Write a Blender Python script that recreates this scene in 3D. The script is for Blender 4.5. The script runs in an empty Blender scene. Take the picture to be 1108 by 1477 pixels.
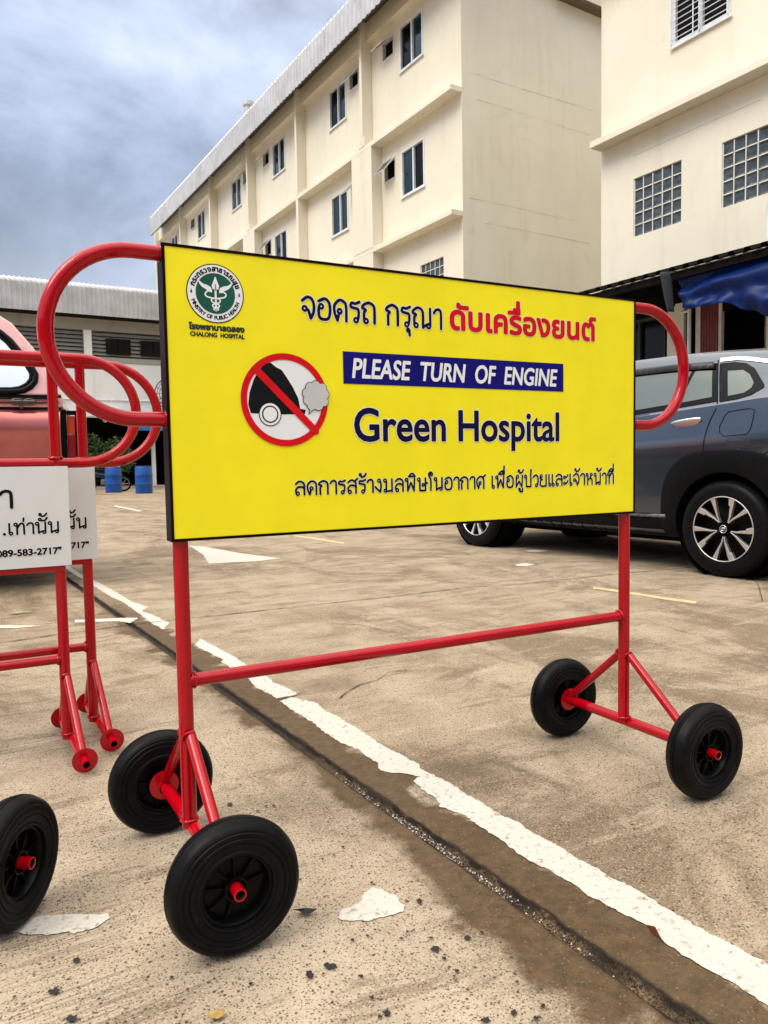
import bpy, bmesh, math, random
import numpy as np
from mathutils import Vector, Matrix
random.seed(7)
R = math.radians
sc = bpy.context.scene
COL = sc.collection

# ------------------------------------------------------------------ camera
PW, PH, FPX, CAMH = 1108.0, 1477.0, 1087.1, 0.870
UP = CAMH - 0.85; KS = CAMH / 0.85
PITCH, ROLL = 0.0634, -0.017
_fw = Vector((0, math.cos(PITCH), -math.sin(PITCH)))
_up0 = Vector((0, math.sin(PITCH), math.cos(PITCH)))
_rt0 = Vector((1, 0, 0))
_rt = _rt0 * math.cos(ROLL) + _up0 * math.sin(ROLL)
_up = _up0 * math.cos(ROLL) - _rt0 * math.sin(ROLL)
_o = Vector((0, 0, CAMH))
cd = bpy.data.cameras.new('camera'); cam = bpy.data.objects.new('camera', cd); COL.objects.link(cam)
cam.matrix_world = Matrix(((_rt.x, _up.x, -_fw.x, 0), (_rt.y, _up.y, -_fw.y, 0), (_rt.z, _up.z, -_fw.z, CAMH), (0, 0, 0, 1)))
cd.sensor_fit = 'HORIZONTAL'; cd.sensor_width = 36.0; cd.lens = 36.0 * FPX / PW
cd.clip_start = 0.05; cd.clip_end = 3000
sc.camera = cam

def ray(px, py): return _fw + _rt * ((px - PW / 2) / FPX) - _up * ((py - PH / 2) / FPX)
def gnd(px, py, z=0.0):
    r = ray(px, py); return _o + r * ((z - CAMH) / r.z)
def at_depth(px, py, Y):
    r = ray(px, py); return _o + r * (Y / r.y)

# ------------------------------------------------------------------ light
SUN_EL, SUN_DIR = 52.0, Vector((-0.80, -0.60, 0)).normalized()
world = bpy.data.worlds.new('World'); sc.world = world; world.use_nodes = True
sc.view_settings.view_transform = 'Standard'; sc.view_settings.look = 'None'
sc.view_settings.exposure = 0.60; sc.view_settings.gamma = 1.0
sun_d = bpy.data.lights.new('sun', 'SUN'); sun_d.energy = 1.5; sun_d.angle = R(30); sun_d.color = (1.0, 0.92, 0.80)
sun = bpy.data.objects.new('sun', sun_d); COL.objects.link(sun)
_sv = Vector((SUN_DIR.x * math.cos(R(SUN_EL)), SUN_DIR.y * math.cos(R(SUN_EL)), math.sin(R(SUN_EL))))
sun.rotation_euler = (-_sv).to_track_quat('-Z', 'Y').to_euler(); sun.location = (-6, -6, 12)

CLX = 3.1
def build_world():
    nt = world.node_tree; N = nt.nodes; L = nt.links; N.clear()
    out = N.new('ShaderNodeOutputWorld'); bg = N.new('ShaderNodeBackground')
    sky = N.new('ShaderNodeTexSky'); sky.sky_type = 'NISHITA'; sky.sun_disc = False
    sky.sun_elevation = R(SUN_EL); sky.sun_rotation = math.atan2(SUN_DIR.x, SUN_DIR.y)
    sky.air_density = 1.2; sky.dust_density = 2.0
    sk = N.new('ShaderNodeVectorMath'); sk.operation = 'SCALE'; sk.inputs[3].default_value = 0.09
    L.new(sky.outputs[0], sk.inputs[0])
    tc = N.new('ShaderNodeTexCoord'); sep = N.new('ShaderNodeSeparateXYZ'); L.new(tc.outputs['Generated'], sep.inputs[0])
    dv = N.new('ShaderNodeVectorMath'); dv.operation = 'MULTIPLY'; dv.inputs[1].default_value = (1.0, 1.0, 1.7); L.new(tc.outputs['Generated'], dv.inputs[0])
    def noise(scale, det, rough, off=(0, 0, 0), dist=0.0):
        mp = N.new('ShaderNodeMapping'); mp.inputs['Location'].default_value = off; L.new(dv.outputs[0], mp.inputs[0])
        n = N.new('ShaderNodeTexNoise'); n.inputs['Scale'].default_value = scale; n.inputs['Detail'].default_value = det
        n.inputs['Roughness'].default_value = rough; n.inputs['Distortion'].default_value = dist; L.new(mp.outputs[0], n.inputs['Vector']); return n
    def ramp(src, stops):
        r = N.new('ShaderNodeValToRGB'); e = r.color_ramp.elements
        while len(e) < len(stops): e.new(0.5)
        for k, (p, c) in enumerate(stops): e[k].position = p; e[k].color = (*c, 1)
        L.new(src, r.inputs[0]); return r
    n1 = noise(2.3, 8, 0.56, (CLX, 1.7, 0.35), 0.35)
    cl = ramp(n1.outputs[0], [(0.36, (0.165, 0.205, 0.275)), (0.46, (0.245, 0.295, 0.395)), (0.54, (0.36, 0.42, 0.55)), (0.66, (0.50, 0.57, 0.70))])
    n2 = noise(3.4, 7, 0.6, (7.7, 2.2, 0), 0.4)
    cov = ramp(n2.outputs[0], [(0.30, (0.90,) * 3), (0.62, (1, 1, 1))])
    mixc = N.new('ShaderNodeMix'); mixc.data_type = 'RGBA'; L.new(cov.outputs[0], mixc.inputs[0])
    L.new(sk.outputs[0], mixc.inputs[6]); L.new(cl.outputs[0], mixc.inputs[7])
    # overcast sky is brighter overhead and on the sun's side
    el = N.new('ShaderNodeMapRange'); el.inputs[1].default_value = 0.42; el.inputs[2].default_value = 0.95
    el.inputs[3].default_value = 1.0; el.inputs[4].default_value = 2.3; el.interpolation_type = 'SMOOTHSTEP'; L.new(sep.outputs[2], el.inputs[0])
    dt = N.new('ShaderNodeVectorMath'); dt.operation = 'DOT_PRODUCT'; dt.inputs[1].default_value = _sv; L.new(tc.outputs['Generated'], dt.inputs[0])
    sr = N.new('ShaderNodeMapRange'); sr.inputs[1].default_value = -0.1; sr.inputs[2].default_value = 1.0
    sr.inputs[3].default_value = 1.0; sr.inputs[4].default_value = 1.6; sr.interpolation_type = 'SMOOTHSTEP'; L.new(dt.outputs['Value'], sr.inputs[0])
    mu = N.new('ShaderNodeMath'); mu.operation = 'MULTIPLY'; L.new(el.outputs[0], mu.inputs[0]); L.new(sr.outputs[0], mu.inputs[1])
    # pale band near the horizon
    hz = N.new('ShaderNodeMapRange'); hz.inputs[1].default_value = 0.0; hz.inputs[2].default_value = 0.34
    hz.inputs[3].default_value = 1.0; hz.inputs[4].default_value = 0.0; hz.interpolation_type = 'SMOOTHSTEP'; L.new(sep.outputs[2], hz.inputs[0])
    hm = N.new('ShaderNodeMix'); hm.data_type = 'RGBA'; L.new(hz.outputs[0], hm.inputs[0]); L.new(mixc.outputs[2], hm.inputs[6]); hm.inputs[7].default_value = (0.60, 0.66, 0.76, 1)
    zf = N.new('ShaderNodeMapRange'); zf.inputs[1].default_value = 0.42; zf.inputs[2].default_value = 0.9; zf.interpolation_type = 'SMOOTHSTEP'; L.new(sep.outputs[2], zf.inputs[0])
    zm = N.new('ShaderNodeMix'); zm.data_type = 'RGBA'; L.new(zf.outputs[0], zm.inputs[0]); L.new(hm.outputs[2], zm.inputs[6]); zm.inputs[7].default_value = (0.66, 0.62, 0.56, 1)   # white cloud lit from above
    fin = N.new('ShaderNodeVectorMath'); fin.operation = 'SCALE'; L.new(zm.outputs[2], fin.inputs[0]); L.new(mu.outputs[0], fin.inputs[3])
    # dark ragged sky band added behind the camera to cut front light and reflections
    tn = N.new('ShaderNodeTexNoise'); tn.inputs['Scale'].default_value = 9; tn.inputs['Detail'].default_value = 5; L.new(tc.outputs['Generated'], tn.inputs['Vector'])
    te = N.new('ShaderNodeMath'); te.operation = 'MULTIPLY_ADD'; te.inputs[1].default_value = 0.30; L.new(tn.outputs[0], te.inputs[0]); L.new(sep.outputs[2], te.inputs[2])
    tb = N.new('ShaderNodeMapRange'); tb.inputs[1].default_value = 0.40; tb.inputs[2].default_value = 0.44; tb.inputs[3].default_value = 1.0; tb.inputs[4].default_value = 0.0; L.new(te.outputs[0], tb.inputs[0])
    ty = N.new('ShaderNodeMapRange'); ty.inputs[1].default_value = -0.15; ty.inputs[2].default_value = 0.1; ty.inputs[3].default_value = 1.0; ty.inputs[4].default_value = 0.0; L.new(sep.outputs[1], ty.inputs[0])
    tm = N.new('ShaderNodeMath'); tm.operation = 'MULTIPLY'; L.new(tb.outputs[0], tm.inputs[0]); L.new(ty.outputs[0], tm.inputs[1])
    tx = N.new('ShaderNodeMix'); tx.data_type = 'RGBA'; L.new(tm.outputs[0], tx.inputs[0]); L.new(fin.outputs[0], tx.inputs[6]); tx.inputs[7].default_value = (0.07, 0.075, 0.065, 1)
    fin = tx
    L.new(fin.outputs[2], bg.inputs[0]); bg.inputs[1].default_value = 1.0; L.new(bg.outputs[0], out.inputs[0])
build_world()

# ------------------------------------------------------------------ materials
MATS = {}
def new_mat(name):
    m = bpy.data.materials.new(name); m.use_nodes = True
    nt = m.node_tree; b = nt.nodes['Principled BSDF']; return m, nt, nt.nodes, nt.links, b
def tex_noise(N, L, vec, scale, det=4, rough=0.55, dist=0.0, stretch=None, rot=None):
    if stretch or rot:
        mp = N.new('ShaderNodeMapping')
        if stretch: mp.inputs['Scale'].default_value = stretch
        if rot: mp.inputs['Rotation'].default_value = rot
        L.new(vec, mp.inputs[0]); vec = mp.outputs[0]
    n = N.new('ShaderNodeTexNoise'); n.inputs['Scale'].default_value = scale; n.inputs['Detail'].default_value = det
    n.inputs['Roughness'].default_value = rough; n.inputs['Distortion'].default_value = dist
    L.new(vec, n.inputs['Vector']); return n.outputs[0]
def vramp(N, L, src, a, b, lo=0.0, hi=1.0):
    r = N.new('ShaderNodeMapRange'); r.inputs[1].default_value = a; r.inputs[2].default_value = b
    r.inputs[3].default_value = lo; r.inputs[4].default_value = hi; r.interpolation_type = 'SMOOTHSTEP'; L.new(src, r.inputs[0]); return r.outputs[0]
def cmix(N, L, f, a, b, mode='MIX'):
    m = N.new('ShaderNodeMix'); m.data_type = 'RGBA'; m.blend_type = mode
    for s, i in ((f, 0), (a, 6), (b, 7)):
        if isinstance(s, (tuple, list)): m.inputs[i].default_value = (*s[:3], 1)
        elif isinstance(s, (int, float)): m.inputs[i].default_value = s
        else: L.new(s, m.inputs[i])
    return m.outputs[2]
def mth(N, L, op, a, b=None):
    m = N.new('ShaderNodeMath'); m.operation = op
    for s, i in ((a, 0), (b, 1)):
        if s is None: continue
        if isinstance(s, (int, float)): m.inputs[i].default_value = s
        else: L.new(s, m.inputs[i])
    return m.outputs[0]
def bump(N, L, h, strength, dist, b):
    k = N.new('ShaderNodeBump'); k.inputs['Strength'].default_value = strength; k.inputs['Distance'].default_value = dist
    L.new(h, k.inputs['Height']); L.new(k.outputs[0], b.inputs['Normal'])

def mat(name, base, rough=0.5, metal=0.0, coat=0.0, var=0.12, vscale=6.0, bmp=0.0, bscale=40.0, spec=None, ior=None, dirt=None, dscale=2.0, damt=0.35):
    """plain procedural material: base colour varied by noise, optional dirt and bump"""
    if name in MATS: return MATS[name]
    m, nt, N, L, b = new_mat(name)
    tc = N.new('ShaderNodeTexCoord').outputs['Object']
    n = tex_noise(N, L, tc, vscale, 5, 0.6)
    lo = tuple(c * (1 - var) for c in base); hi = tuple(min(1, c * (1 + var)) for c in base)
    c = cmix(N, L, vramp(N, L, n, 0.3, 0.7), lo, hi)
    if dirt:
        d = vramp(N, L, tex_noise(N, L, tc, dscale, 7, 0.65, 0.3), 0.48, 0.75, 0, damt); c = cmix(N, L, d, c, dirt)
    L.new(c, b.inputs['Base Color'])
    b.inputs['Roughness'].default_value = rough; b.inputs['Metallic'].default_value = metal; b.inputs['Coat Weight'].default_value = coat; b.inputs['Coat Roughness'].default_value = 0.06
    if spec is None: spec = 0.4
    if spec is not None: b.inputs['Specular IOR Level'].default_value = spec
    if ior is not None: b.inputs['IOR'].default_value = ior
    if bmp > 0: bump(N, L, tex_noise(N, L, tc, bscale, 5, 0.6), bmp, 0.01, b)
    MATS[name] = m; return m

def plaster(name, base, stain, seed=0.0):
    m, nt, N, L, b = new_mat(name)
    tc = N.new('ShaderNodeTexCoord').outputs['Object']
    mp = N.new('ShaderNodeMapping'); mp.inputs['Location'].default_value = (seed, seed * 2, 0); L.new(tc, mp.inputs[0]); v = mp.outputs[0]
    n1 = vramp(N, L, tex_noise(N, L, v, 0.55, 6, 0.6), 0.3, 0.75)
    c = cmix(N, L, n1, tuple(x * 0.95 for x in base), tuple(min(1, x * 1.04) for x in base))
    run = vramp(N, L, tex_noise(N, L, v, 2.2, 6, 0.62, 0.2, stretch=(1, 1, 0.14)), 0.50, 0.80, 0, 0.34)   # runs down the wall
    c = cmix(N, L, run, c, stain)
    blot = vramp(N, L, tex_noise(N, L, v, 1.3, 8, 0.7, 0.6), 0.58, 0.74, 0, 0.22)
    c = cmix(N, L, blot, c, tuple(x * 0.75 for x in stain))
    L.new(c, b.inputs['Base Color']); b.inputs['Roughness'].default_value = 0.75
    h = tex_noise(N, L, v, 26, 6, 0.65); bump(N, L, h, 0.12, 0.02, b); return m

def concrete():
    m, nt, N, L, b = new_mat('concrete')
    tc = N.new('ShaderNodeTexCoord').outputs['Object']
    sep = N.new('ShaderNodeSeparateXYZ'); L.new(tc, sep.inputs[0]); w = sep.outputs[0]; s = sep.outputs[1]
    big = tex_noise(N, L, tc, 0.45, 7, 0.62, 0.5)
    mid = tex_noise(N, L, tc, 2.6, 7, 0.65, 0.4)
    fine = tex_noise(N, L, tc, 34, 6, 0.7)
    grit = tex_noise(N, L, tc, 260, 3, 0.7)
    c = cmix(N, L, vramp(N, L, mid, 0.32, 0.68), (0.205, 0.153, 0.102), (0.37, 0.298, 0.215))
    c = cmix(N, L, vramp(N, L, big, 0.35, 0.68, 0, 0.55), c, (0.38, 0.31, 0.225))
    c = cmix(N, L, vramp(N, L, tex_noise(N, L, tc, 1.1, 8, 0.7, 1.0, stretch=(1, 0.55, 1)), 0.50, 0.61, 0, 0.75), c, (0.125, 0.086, 0.052))
    c = cmix(N, L, mth(N, L, 'MULTIPLY', vramp(N, L, w, 0.05, -0.35, 0, 0.8), vramp(N, L, s, 1.2, -0.6, 0, 1)), c, cmix(N, L, vramp(N, L, mid, 0.3, 0.7), (0.34, 0.275, 0.198), (0.50, 0.42, 0.32)))
    c = cmix(N, L, vramp(N, L, tex_noise(N, L, tc, 1.9, 9, 0.74, 0.6, stretch=(1.5, 0.35, 1), rot=(0, 0, R(58))), 0.52, 0.68, 0, 0.6), c, (0.09, 0.062, 0.037))
    c = cmix(N, L, vramp(N, L, tex_noise(N, L, tc, 0.9, 9, 0.72, 0.8, stretch=(0.5, 1.3, 1), rot=(0, 0, 0.5)), 0.56, 0.72, 0, 0.5), c, (0.23, 0.20, 0.165))
    # crisper dirty and worn streaks along the paving joint's cross direction
    st = tex_noise(N, L, tc, 4.2, 10, 0.78, 0.5, stretch=(0.4, 1.5, 1), rot=(0, 0, R(4)))
    c = cmix(N, L, vramp(N, L, st, 0.53, 0.60, 0, 0.55), c, (0.115, 0.080, 0.050))
    c = cmix(N, L, vramp(N, L, st, 0.46, 0.38, 0, 0.5), c, (0.42, 0.35, 0.26))
    # pale scuffs
    c = cmix(N, L, vramp(N, L, tex_noise(N, L, tc, 3.4, 9, 0.75, 0.8, stretch=(0.45, 1.3, 1), rot=(0, 0, 0.2)), 0.55, 0.70, 0, 0.6), c, (0.46, 0.385, 0.31))
    # yellowish sand blotches
    c = cmix(N, L, vramp(N, L, tex_noise(N, L, tc, 5.5, 6, 0.7), 0.60, 0.78, 0, 0.4), c, (0.36, 0.25, 0.125))
    # exposed aggregate: dark and light grains of two sizes
    def grains(scale, lo, hi, amt, col, c, dens):
        v = N.new('ShaderNodeTexVoronoi'); v.inputs['Scale'].default_value = scale; v.inputs['Randomness'].default_value = 1.0
        wv = N.new('ShaderNodeMapping'); L.new(tc, wv.inputs[0]); L.new(wv.outputs[0], v.inputs['Vector'])
        g = vramp(N, L, v.outputs['Distance'], lo, hi, 1, 0)
        sp = N.new('ShaderNodeSeparateColor'); L.new(v.outputs['Color'], sp.inputs[0])
        keep = vramp(N, L, sp.outputs[0], dens, dens + 0.12)
        return cmix(N, L, mth(N, L, 'MULTIPLY', mth(N, L, 'MULTIPLY', g, keep), amt), c, col)
    g2 = tex_noise(N, L, tc, 190, 4, 0.8)
    c = cmix(N, L, vramp(N, L, g2, 0.50, 0.62, 0, 0.5), c, cmix(N, L, 0.65, c, (0.52, 0.42, 0.29)))
    c = cmix(N, L, vramp(N, L, g2, 0.36, 0.49, 0.5, 0), c, cmix(N, L, 0.8, c, (0.05, 0.032, 0.019)))
    c = grains(230, 0.22, 0.46, 0.85, (0.055, 0.036, 0.022), c, 0.50)
    c = grains(150, 0.20, 0.45, 0.85, (0.06, 0.040, 0.026), c, 0.66)
    c = grains(130, 0.15, 0.42, 0.55, (0.50, 0.415, 0.31), c, 0.52)
    c = grains(85, 0.15, 0.38, 0.9, (0.04, 0.028, 0.021), c, 0.80)
    c = grains(55, 0.10, 0.32, 0.9, (0.04, 0.03, 0.024), c, 0.91)
    # broom lines left of the joint
    br = tex_noise(N, L, tc, 7.0, 3, 0.7, 0.1, stretch=(0.25, 22, 1), rot=(0, 0, R(-7)))
    lm = vramp(N, L, w, -0.9, -0.05, 1, 0)
    lm = mth(N, L, 'MULTIPLY', lm, vramp(N, L, tex_noise(N, L, tc, 1.6, 4, 0.6), 0.42, 0.62))
    c = cmix(N, L, mth(N, L, 'MULTIPLY', vramp(N, L, br, 0.36, 0.46, 0.7, 0), lm), c, (0.15, 0.105, 0.07))
    # damp earth washed along the joint
    edge = mth(N, L, 'MULTIPLY', mth(N, L, 'SUBTRACT', tex_noise(N, L, tc, 4.2, 6, 0.62), 0.5), 0.40)
    wn = mth(N, L, 'ADD', w, edge)
    near = vramp(N, L, s, -0.3, -1.5, 0.0, 0.045)
    lft = vramp(N, L, mth(N, L, 'ADD', wn, near), -0.10, -0.03)
    rgt = vramp(N, L, wn, 0.12, 0.155, 1, 0)
    fade = vramp(N, L, s, 1.4, 3.2, 1, 0.35)
    band = mth(N, L, 'MULTIPLY', mth(N, L, 'MULTIPLY', lft, rgt), fade)
    earth = cmix(N, L, vramp(N, L, tex_noise(N, L, tc, 30, 6, 0.7), 0.3, 0.7), (0.045, 0.027, 0.012), (0.10, 0.060, 0.027))
    earth = grains(150, 0.12, 0.4, 0.5, (0.33, 0.24, 0.14), earth, 0.75)
    c = cmix(N, L, mth(N, L, 'MULTIPLY', band, 0.9), c, earth)
    # inside the groove: black wet grime
    aw = mth(N, L, 'ABSOLUTE', mth(N, L, 'ADD', w, mth(N, L, 'MULTIPLY', mth(N, L, 'SUBTRACT', tex_noise(N, L, tc, 14, 5, 0.65), 0.5), 0.03)))
    gr = mth(N, L, 'MULTIPLY', vramp(N, L, aw, 0.017, 0.027, 1, 0), vramp(N, L, s, 4, 8, 1, 0.3))
    c = cmix(N, L, mth(N, L, 'MULTIPLY', gr, 0.92), c, (0.007, 0.005, 0.0035))
    # black lips of the joint and rusty grit between them
    lip = mth(N, L, 'ABSOLUTE', mth(N, L, 'SUBTRACT', aw, 0.0175)); lipm = vramp(N, L, lip, 0.003, 0.008, 1, 0)
    midm = mth(N, L, 'MULTIPLY', vramp(N, L, aw, 0.010, 0.016, 1, 0), vramp(N, L, tex_noise(N, L, tc, 9, 5, 0.6), 0.40, 0.58, 0.15, 0.95))
    c = cmix(N, L, mth(N, L, 'MULTIPLY', midm, vramp(N, L, s, -0.2, -0.9, 0.15, 0.9)), c, cmix(N, L, vramp(N, L, tex_noise(N, L, tc, 240, 3, 0.7), 0.42, 0.58), (0.03, 0.018, 0.010), (0.19, 0.125, 0.07)))
    # ragged-edged stains, and one broad darker patch under the car
    for (px, py, rx, amt) in ((670, 1108, 0.12, 0.55), (480, 985, 0.16, 0.35), (40, 1000, 0.10, 0.35), (800, 770, 1.1, 0.25)):
        g = gnd(px, py); q = (Matrix.Rotation(-GYAW, 3, 'Z') @ (g - GORG))
        d = N.new('ShaderNodeVectorMath'); d.operation = 'DISTANCE'; d.inputs[1].default_value = (q.x, q.y, 0); L.new(tc, d.inputs[0])
        mk = vramp(N, L, mth(N, L, 'ADD', d.outputs['Value'], mth(N, L, 'MULTIPLY', mth(N, L, 'SUBTRACT', tex_noise(N, L, tc, 9 if rx < 0.5 else 2, 7, 0.7, stretch=(0.5, 1.4, 1)), 0.5), rx * 2.6)), rx * 0.3, rx, amt, 0)
        c = cmix(N, L, mk, c, (0.10, 0.07, 0.045))
    L.new(c, b.inputs['Base Color'])
    rgh = mth(N, L, 'SUBTRACT', 0.86, mth(N, L, 'MULTIPLY', band, 0.1)); L.new(mth(N, L, 'SUBTRACT', rgh, mth(N, L, 'MULTIPLY', gr, 0.1)), b.inputs['Roughness'])
    h = mth(N, L, 'ADD', mth(N, L, 'MULTIPLY', fine, 0.6), mth(N, L, 'MULTIPLY', grit, 0.5))
    h = mth(N, L, 'ADD', h, mth(N, L, 'MULTIPLY', mth(N, L, 'MULTIPLY', vramp(N, L, br, 0.36, 0.5), lm), 0.5))
    b.inputs['Specular IOR Level'].default_value = 0.2; bump(N, L, h, 0.8, 0.006, b); return m

# ------------------------------------------------------------------ mesh builder
class MB:
    def __init__(s): s.v = []; s.f = []; s.mi = []
    def add(s, vs, fs, mi=0):
        o = len(s.v); s.v += [tuple(v) for v in vs]; s.f += [tuple(i + o for i in f) for f in fs]; s.mi += [mi] * len(fs); return s
    def box(s, x0, x1, y0, y1, z0, z1, mi=0, M=None):
        vs = [Vector((x, y, z)) for z in (z0, z1) for y in (y0, y1) for x in (x0, x1)]
        if M: vs = [M @ v for v in vs]
        return s.add(vs, [(0, 2, 3, 1), (4, 5, 7, 6), (0, 1, 5, 4), (2, 6, 7, 3), (0, 4, 6, 2), (1, 3, 7, 5)], mi)
    def quad(s, a, b, c, d, mi=0): return s.add([a, b, c, d], [(0, 1, 2, 3)], mi)
    def tube(s, pts, r, seg=14, closed=False, caps=True, mi=0):
        pts = [Vector(p) for p in pts]; n = len(pts); rings = []; prev = None
        for i in range(n):
            if closed: t = (pts[(i + 1) % n] - pts[i - 1])
            else: t = pts[min(i + 1, n - 1)] - pts[max(i - 1, 0)]
            t.normalize()
            if prev is None:
                a = Vector((0, 0, 1)) if abs(t.z) < 0.9 else Vector((1, 0, 0)); u = t.cross(a).normalized()
            else: u = (prev - t * prev.dot(t)).normalized()
            prev = u; w = t.cross(u); rr = r[i] if isinstance(r, (list, tuple)) else r
            rings.append([pts[i] + (u * math.cos(2 * math.pi * k / seg) + w * math.sin(2 * math.pi * k / seg)) * rr for k in range(seg)])
        vs = [v for q in rings for v in q]; fs = []
        for i in range(n if closed else n - 1):
            j = (i + 1) % n
            for k in range(seg):
                k2 = (k + 1) % seg; fs.append((i * seg + k, i * seg + k2, j * seg + k2, j * seg + k))
        if caps and not closed: fs += [tuple(range(seg - 1, -1, -1)), tuple((n - 1) * seg + k for k in range(seg))]
        return s.add(vs, fs, mi)
    def lathe(s, prof, org, axis, seg=48, mi=0, closed=False):
        org = Vector(org); ax = Vector(axis).normalized(); a = Vector((0, 0, 1)) if abs(ax.z) < 0.9 else Vector((1, 0, 0))
        u = ax.cross(a).normalized(); w = ax.cross(u); n = len(prof)
        vs = [org + ax * h + (u * math.cos(2 * math.pi * k / seg) + w * math.sin(2 * math.pi * k / seg)) * r for (r, h) in prof for k in range(seg)]
        fs = []
        for i in range(n if closed else n - 1):
            j = (i + 1) % n
            for k in range(seg):
                k2 = (k + 1) % seg; fs.append((i * seg + k, j * seg + k, j * seg + k2, i * seg + k2))
        return s.add(vs, fs, mi)
    def ngon(s, pts, mi=0): return s.add(pts, [tuple(range(len(pts)))], mi)
    def prism(s, pts, off, mi=0):
        n = len(pts); off = Vector(off); a = [Vector(p) for p in pts]; b = [p + off for p in a]
        return s.add(a + b, [tuple(range(n)), tuple(range(2 * n - 1, n - 1, -1))] + [(i, i + n, (i + 1) % n + n, (i + 1) % n) for i in range(n)], mi)
    def build(s, name, mats, parent=None, smooth=None, bevel=0.0, fixn=True, tri=False):
        me = bpy.data.meshes.new(name); me.from_pydata(s.v, [], s.f)
        if not isinstance(mats, (list, tuple)): mats = [mats]
        for m in mats: me.materials.append(m)
        if len(mats) > 1: me.polygons.foreach_set('material_index', s.mi)
        if fixn or tri:
            b = bmesh.new(); b.from_mesh(me)
            if fixn: bmesh.ops.recalc_face_normals(b, faces=b.faces)
            if tri: bmesh.ops.triangulate(b, faces=[f for f in b.faces if len(f.verts) > 4])
            b.to_mesh(me); b.free()
        if smooth is not None:
            me.polygons.foreach_set('use_smooth', [True] * len(me.polygons)); me.set_sharp_from_angle(angle=R(smooth))
        me.update()
        o = bpy.data.objects.new(name, me); COL.objects.link(o)
        if parent: o.parent = parent
        if bevel > 0:
            md = o.modifiers.new('bevel', 'BEVEL'); md.width = bevel; md.segments = 2; md.limit_method = 'ANGLE'; md.angle_limit = R(40)
        return o

def tag(o, label=None, cat=None, group=None, kind=None):
    if label: o['label'] = label
    if cat: o['category'] = cat
    if group: o['group'] = group
    if kind: o['kind'] = kind
    return o
def thing(name, label, cat, loc=(0, 0, 0), rz=0.0, group=None):
    o = bpy.data.objects.new(name, None); COL.objects.link(o); o.location = loc; o.rotation_euler = (0, 0, rz); o.empty_display_size = 0.2
    return tag(o, label, cat, group)
def copy_tree(o, parent=None):
    c = o.copy(); COL.objects.link(c)
    if parent: c.parent = parent
    for ch in list(o.children): copy_tree(ch, c)
    return c

def wall_with_holes(mb, x, y0, y1, z0, z1, holes, depth, mi=0, ax='x'):
    """vertical wall face at local x with rectangular openings (y0,y1,z0,z1) and their reveals"""
    ys = sorted({y0, y1, *[h[0] for h in holes], *[h[1] for h in holes]}); zs = sorted({z0, z1, *[h[2] for h in holes], *[h[3] for h in holes]})
    ys = [y for y in ys if y0 <= y <= y1]; zs = [z for z in zs if z0 <= z <= z1]
    for i in range(len(ys) - 1):
        for j in range(len(zs) - 1):
            cy = (ys[i] + ys[i + 1]) / 2; cz = (zs[j] + zs[j + 1]) / 2
            if any(h[0] < cy < h[1] and h[2] < cz < h[3] for h in holes): continue
            mb.quad((x, ys[i + 1], zs[j]), (x, ys[i], zs[j]), (x, ys[i], zs[j + 1]), (x, ys[i + 1], zs[j + 1]), mi)
    for (a, b, c, d) in holes:
        X = x + depth
        mb.quad((x, a, c), (X, a, c), (X, b, c), (x, b, c), mi); mb.quad((x, a, d), (x, b, d), (X, b, d), (X, a, d), mi)
        mb.quad((x, a, c), (x, a, d), (X, a, d), (X, a, c), mi); mb.quad((x, b, c), (X, b, c), (X, b, d), (x, b, d), mi)

# ------------------------------------------------------------------ shared materials
GORG = Vector((-0.46870, 2.57845, 0.0)) * KS; GYAW = math.atan2(0.52560, 0.85073)     # frame of the paving joint: local x across, local y along
M_red = mat('red_gloss_paint', (0.37, 0.0010, 0.0070), 0.09, 0, 0.0, 0.10, 9, 0.04, 60, spec=0.35)
M_blackrub = mat('black_rubber', (0.0045, 0.0045, 0.005), 0.40, 0, 0, 0.3, 30, 0.06, 120, spec=0.09)
M_blackpl = mat('black_plastic', (0.002, 0.002, 0.0022), 0.35, 0, 0, 0.2, 20, spec=0.10)
M_hole = mat('dark_bore', (0.01, 0.005, 0.004), 0.9)
M_yellow = mat('yellow_vinyl', (0.93, 0.82, 0.014), 0.38, 0, 0.0, 0.04, 7, 0.10, 7, spec=0.25)
M_edge = mat('dark_maroon_edge', (0.007, 0.001, 0.0015), 0.5, spec=0.08)
M_white = mat('white_vinyl', (0.82, 0.84, 0.86), 0.45, 0, 0, 0.02, 4)
M_panelw = mat('white_panel_vinyl', (0.66, 0.68, 0.72), 0.42, 0, 0.1, 0.04, 4, 0.05, 5)
M_ink = mat('black_ink', (0.006, 0.006, 0.008), 0.5, spec=0.12)
M_navy = mat('navy_ink', (0.004, 0.003, 0.035), 0.5, spec=0.12)
M_blueink = mat('blue_ink', (0.006, 0.005, 0.17), 0.5, spec=0.12)
M_redink = mat('red_ink', (0.62, 0.006, 0.012), 0.5, spec=0.12)
M_greenink = mat('green_ink', (0.0, 0.085, 0.055), 0.45)
M_greyink = mat('grey_ink', (0.55, 0.55, 0.56), 0.45)
M_darkgreen = mat('dark_green_ink', (0.012, 0.03, 0.01), 0.45)
M_paint = mat('worn_white_road_paint', (0.50, 0.48, 0.43), 0.8, 0, 0, 0.12, 60, 0.08, 220, dirt=(0.17, 0.135, 0.095), dscale=60, damt=1.0)
M_paint_y = mat('worn_yellow_road_paint', (0.44, 0.37, 0.19), 0.8, 0, 0, 0.2, 18, dirt=(0.42, 0.34, 0.23), dscale=9, damt=1.0)
M_cream = plaster('cream_plaster', (0.77, 0.725, 0.60), (0.55, 0.45, 0.28))
M_cream2 = plaster('pale_cream_plaster', (0.77, 0.725, 0.60), (0.50, 0.43, 0.31), 4.0)
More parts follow.
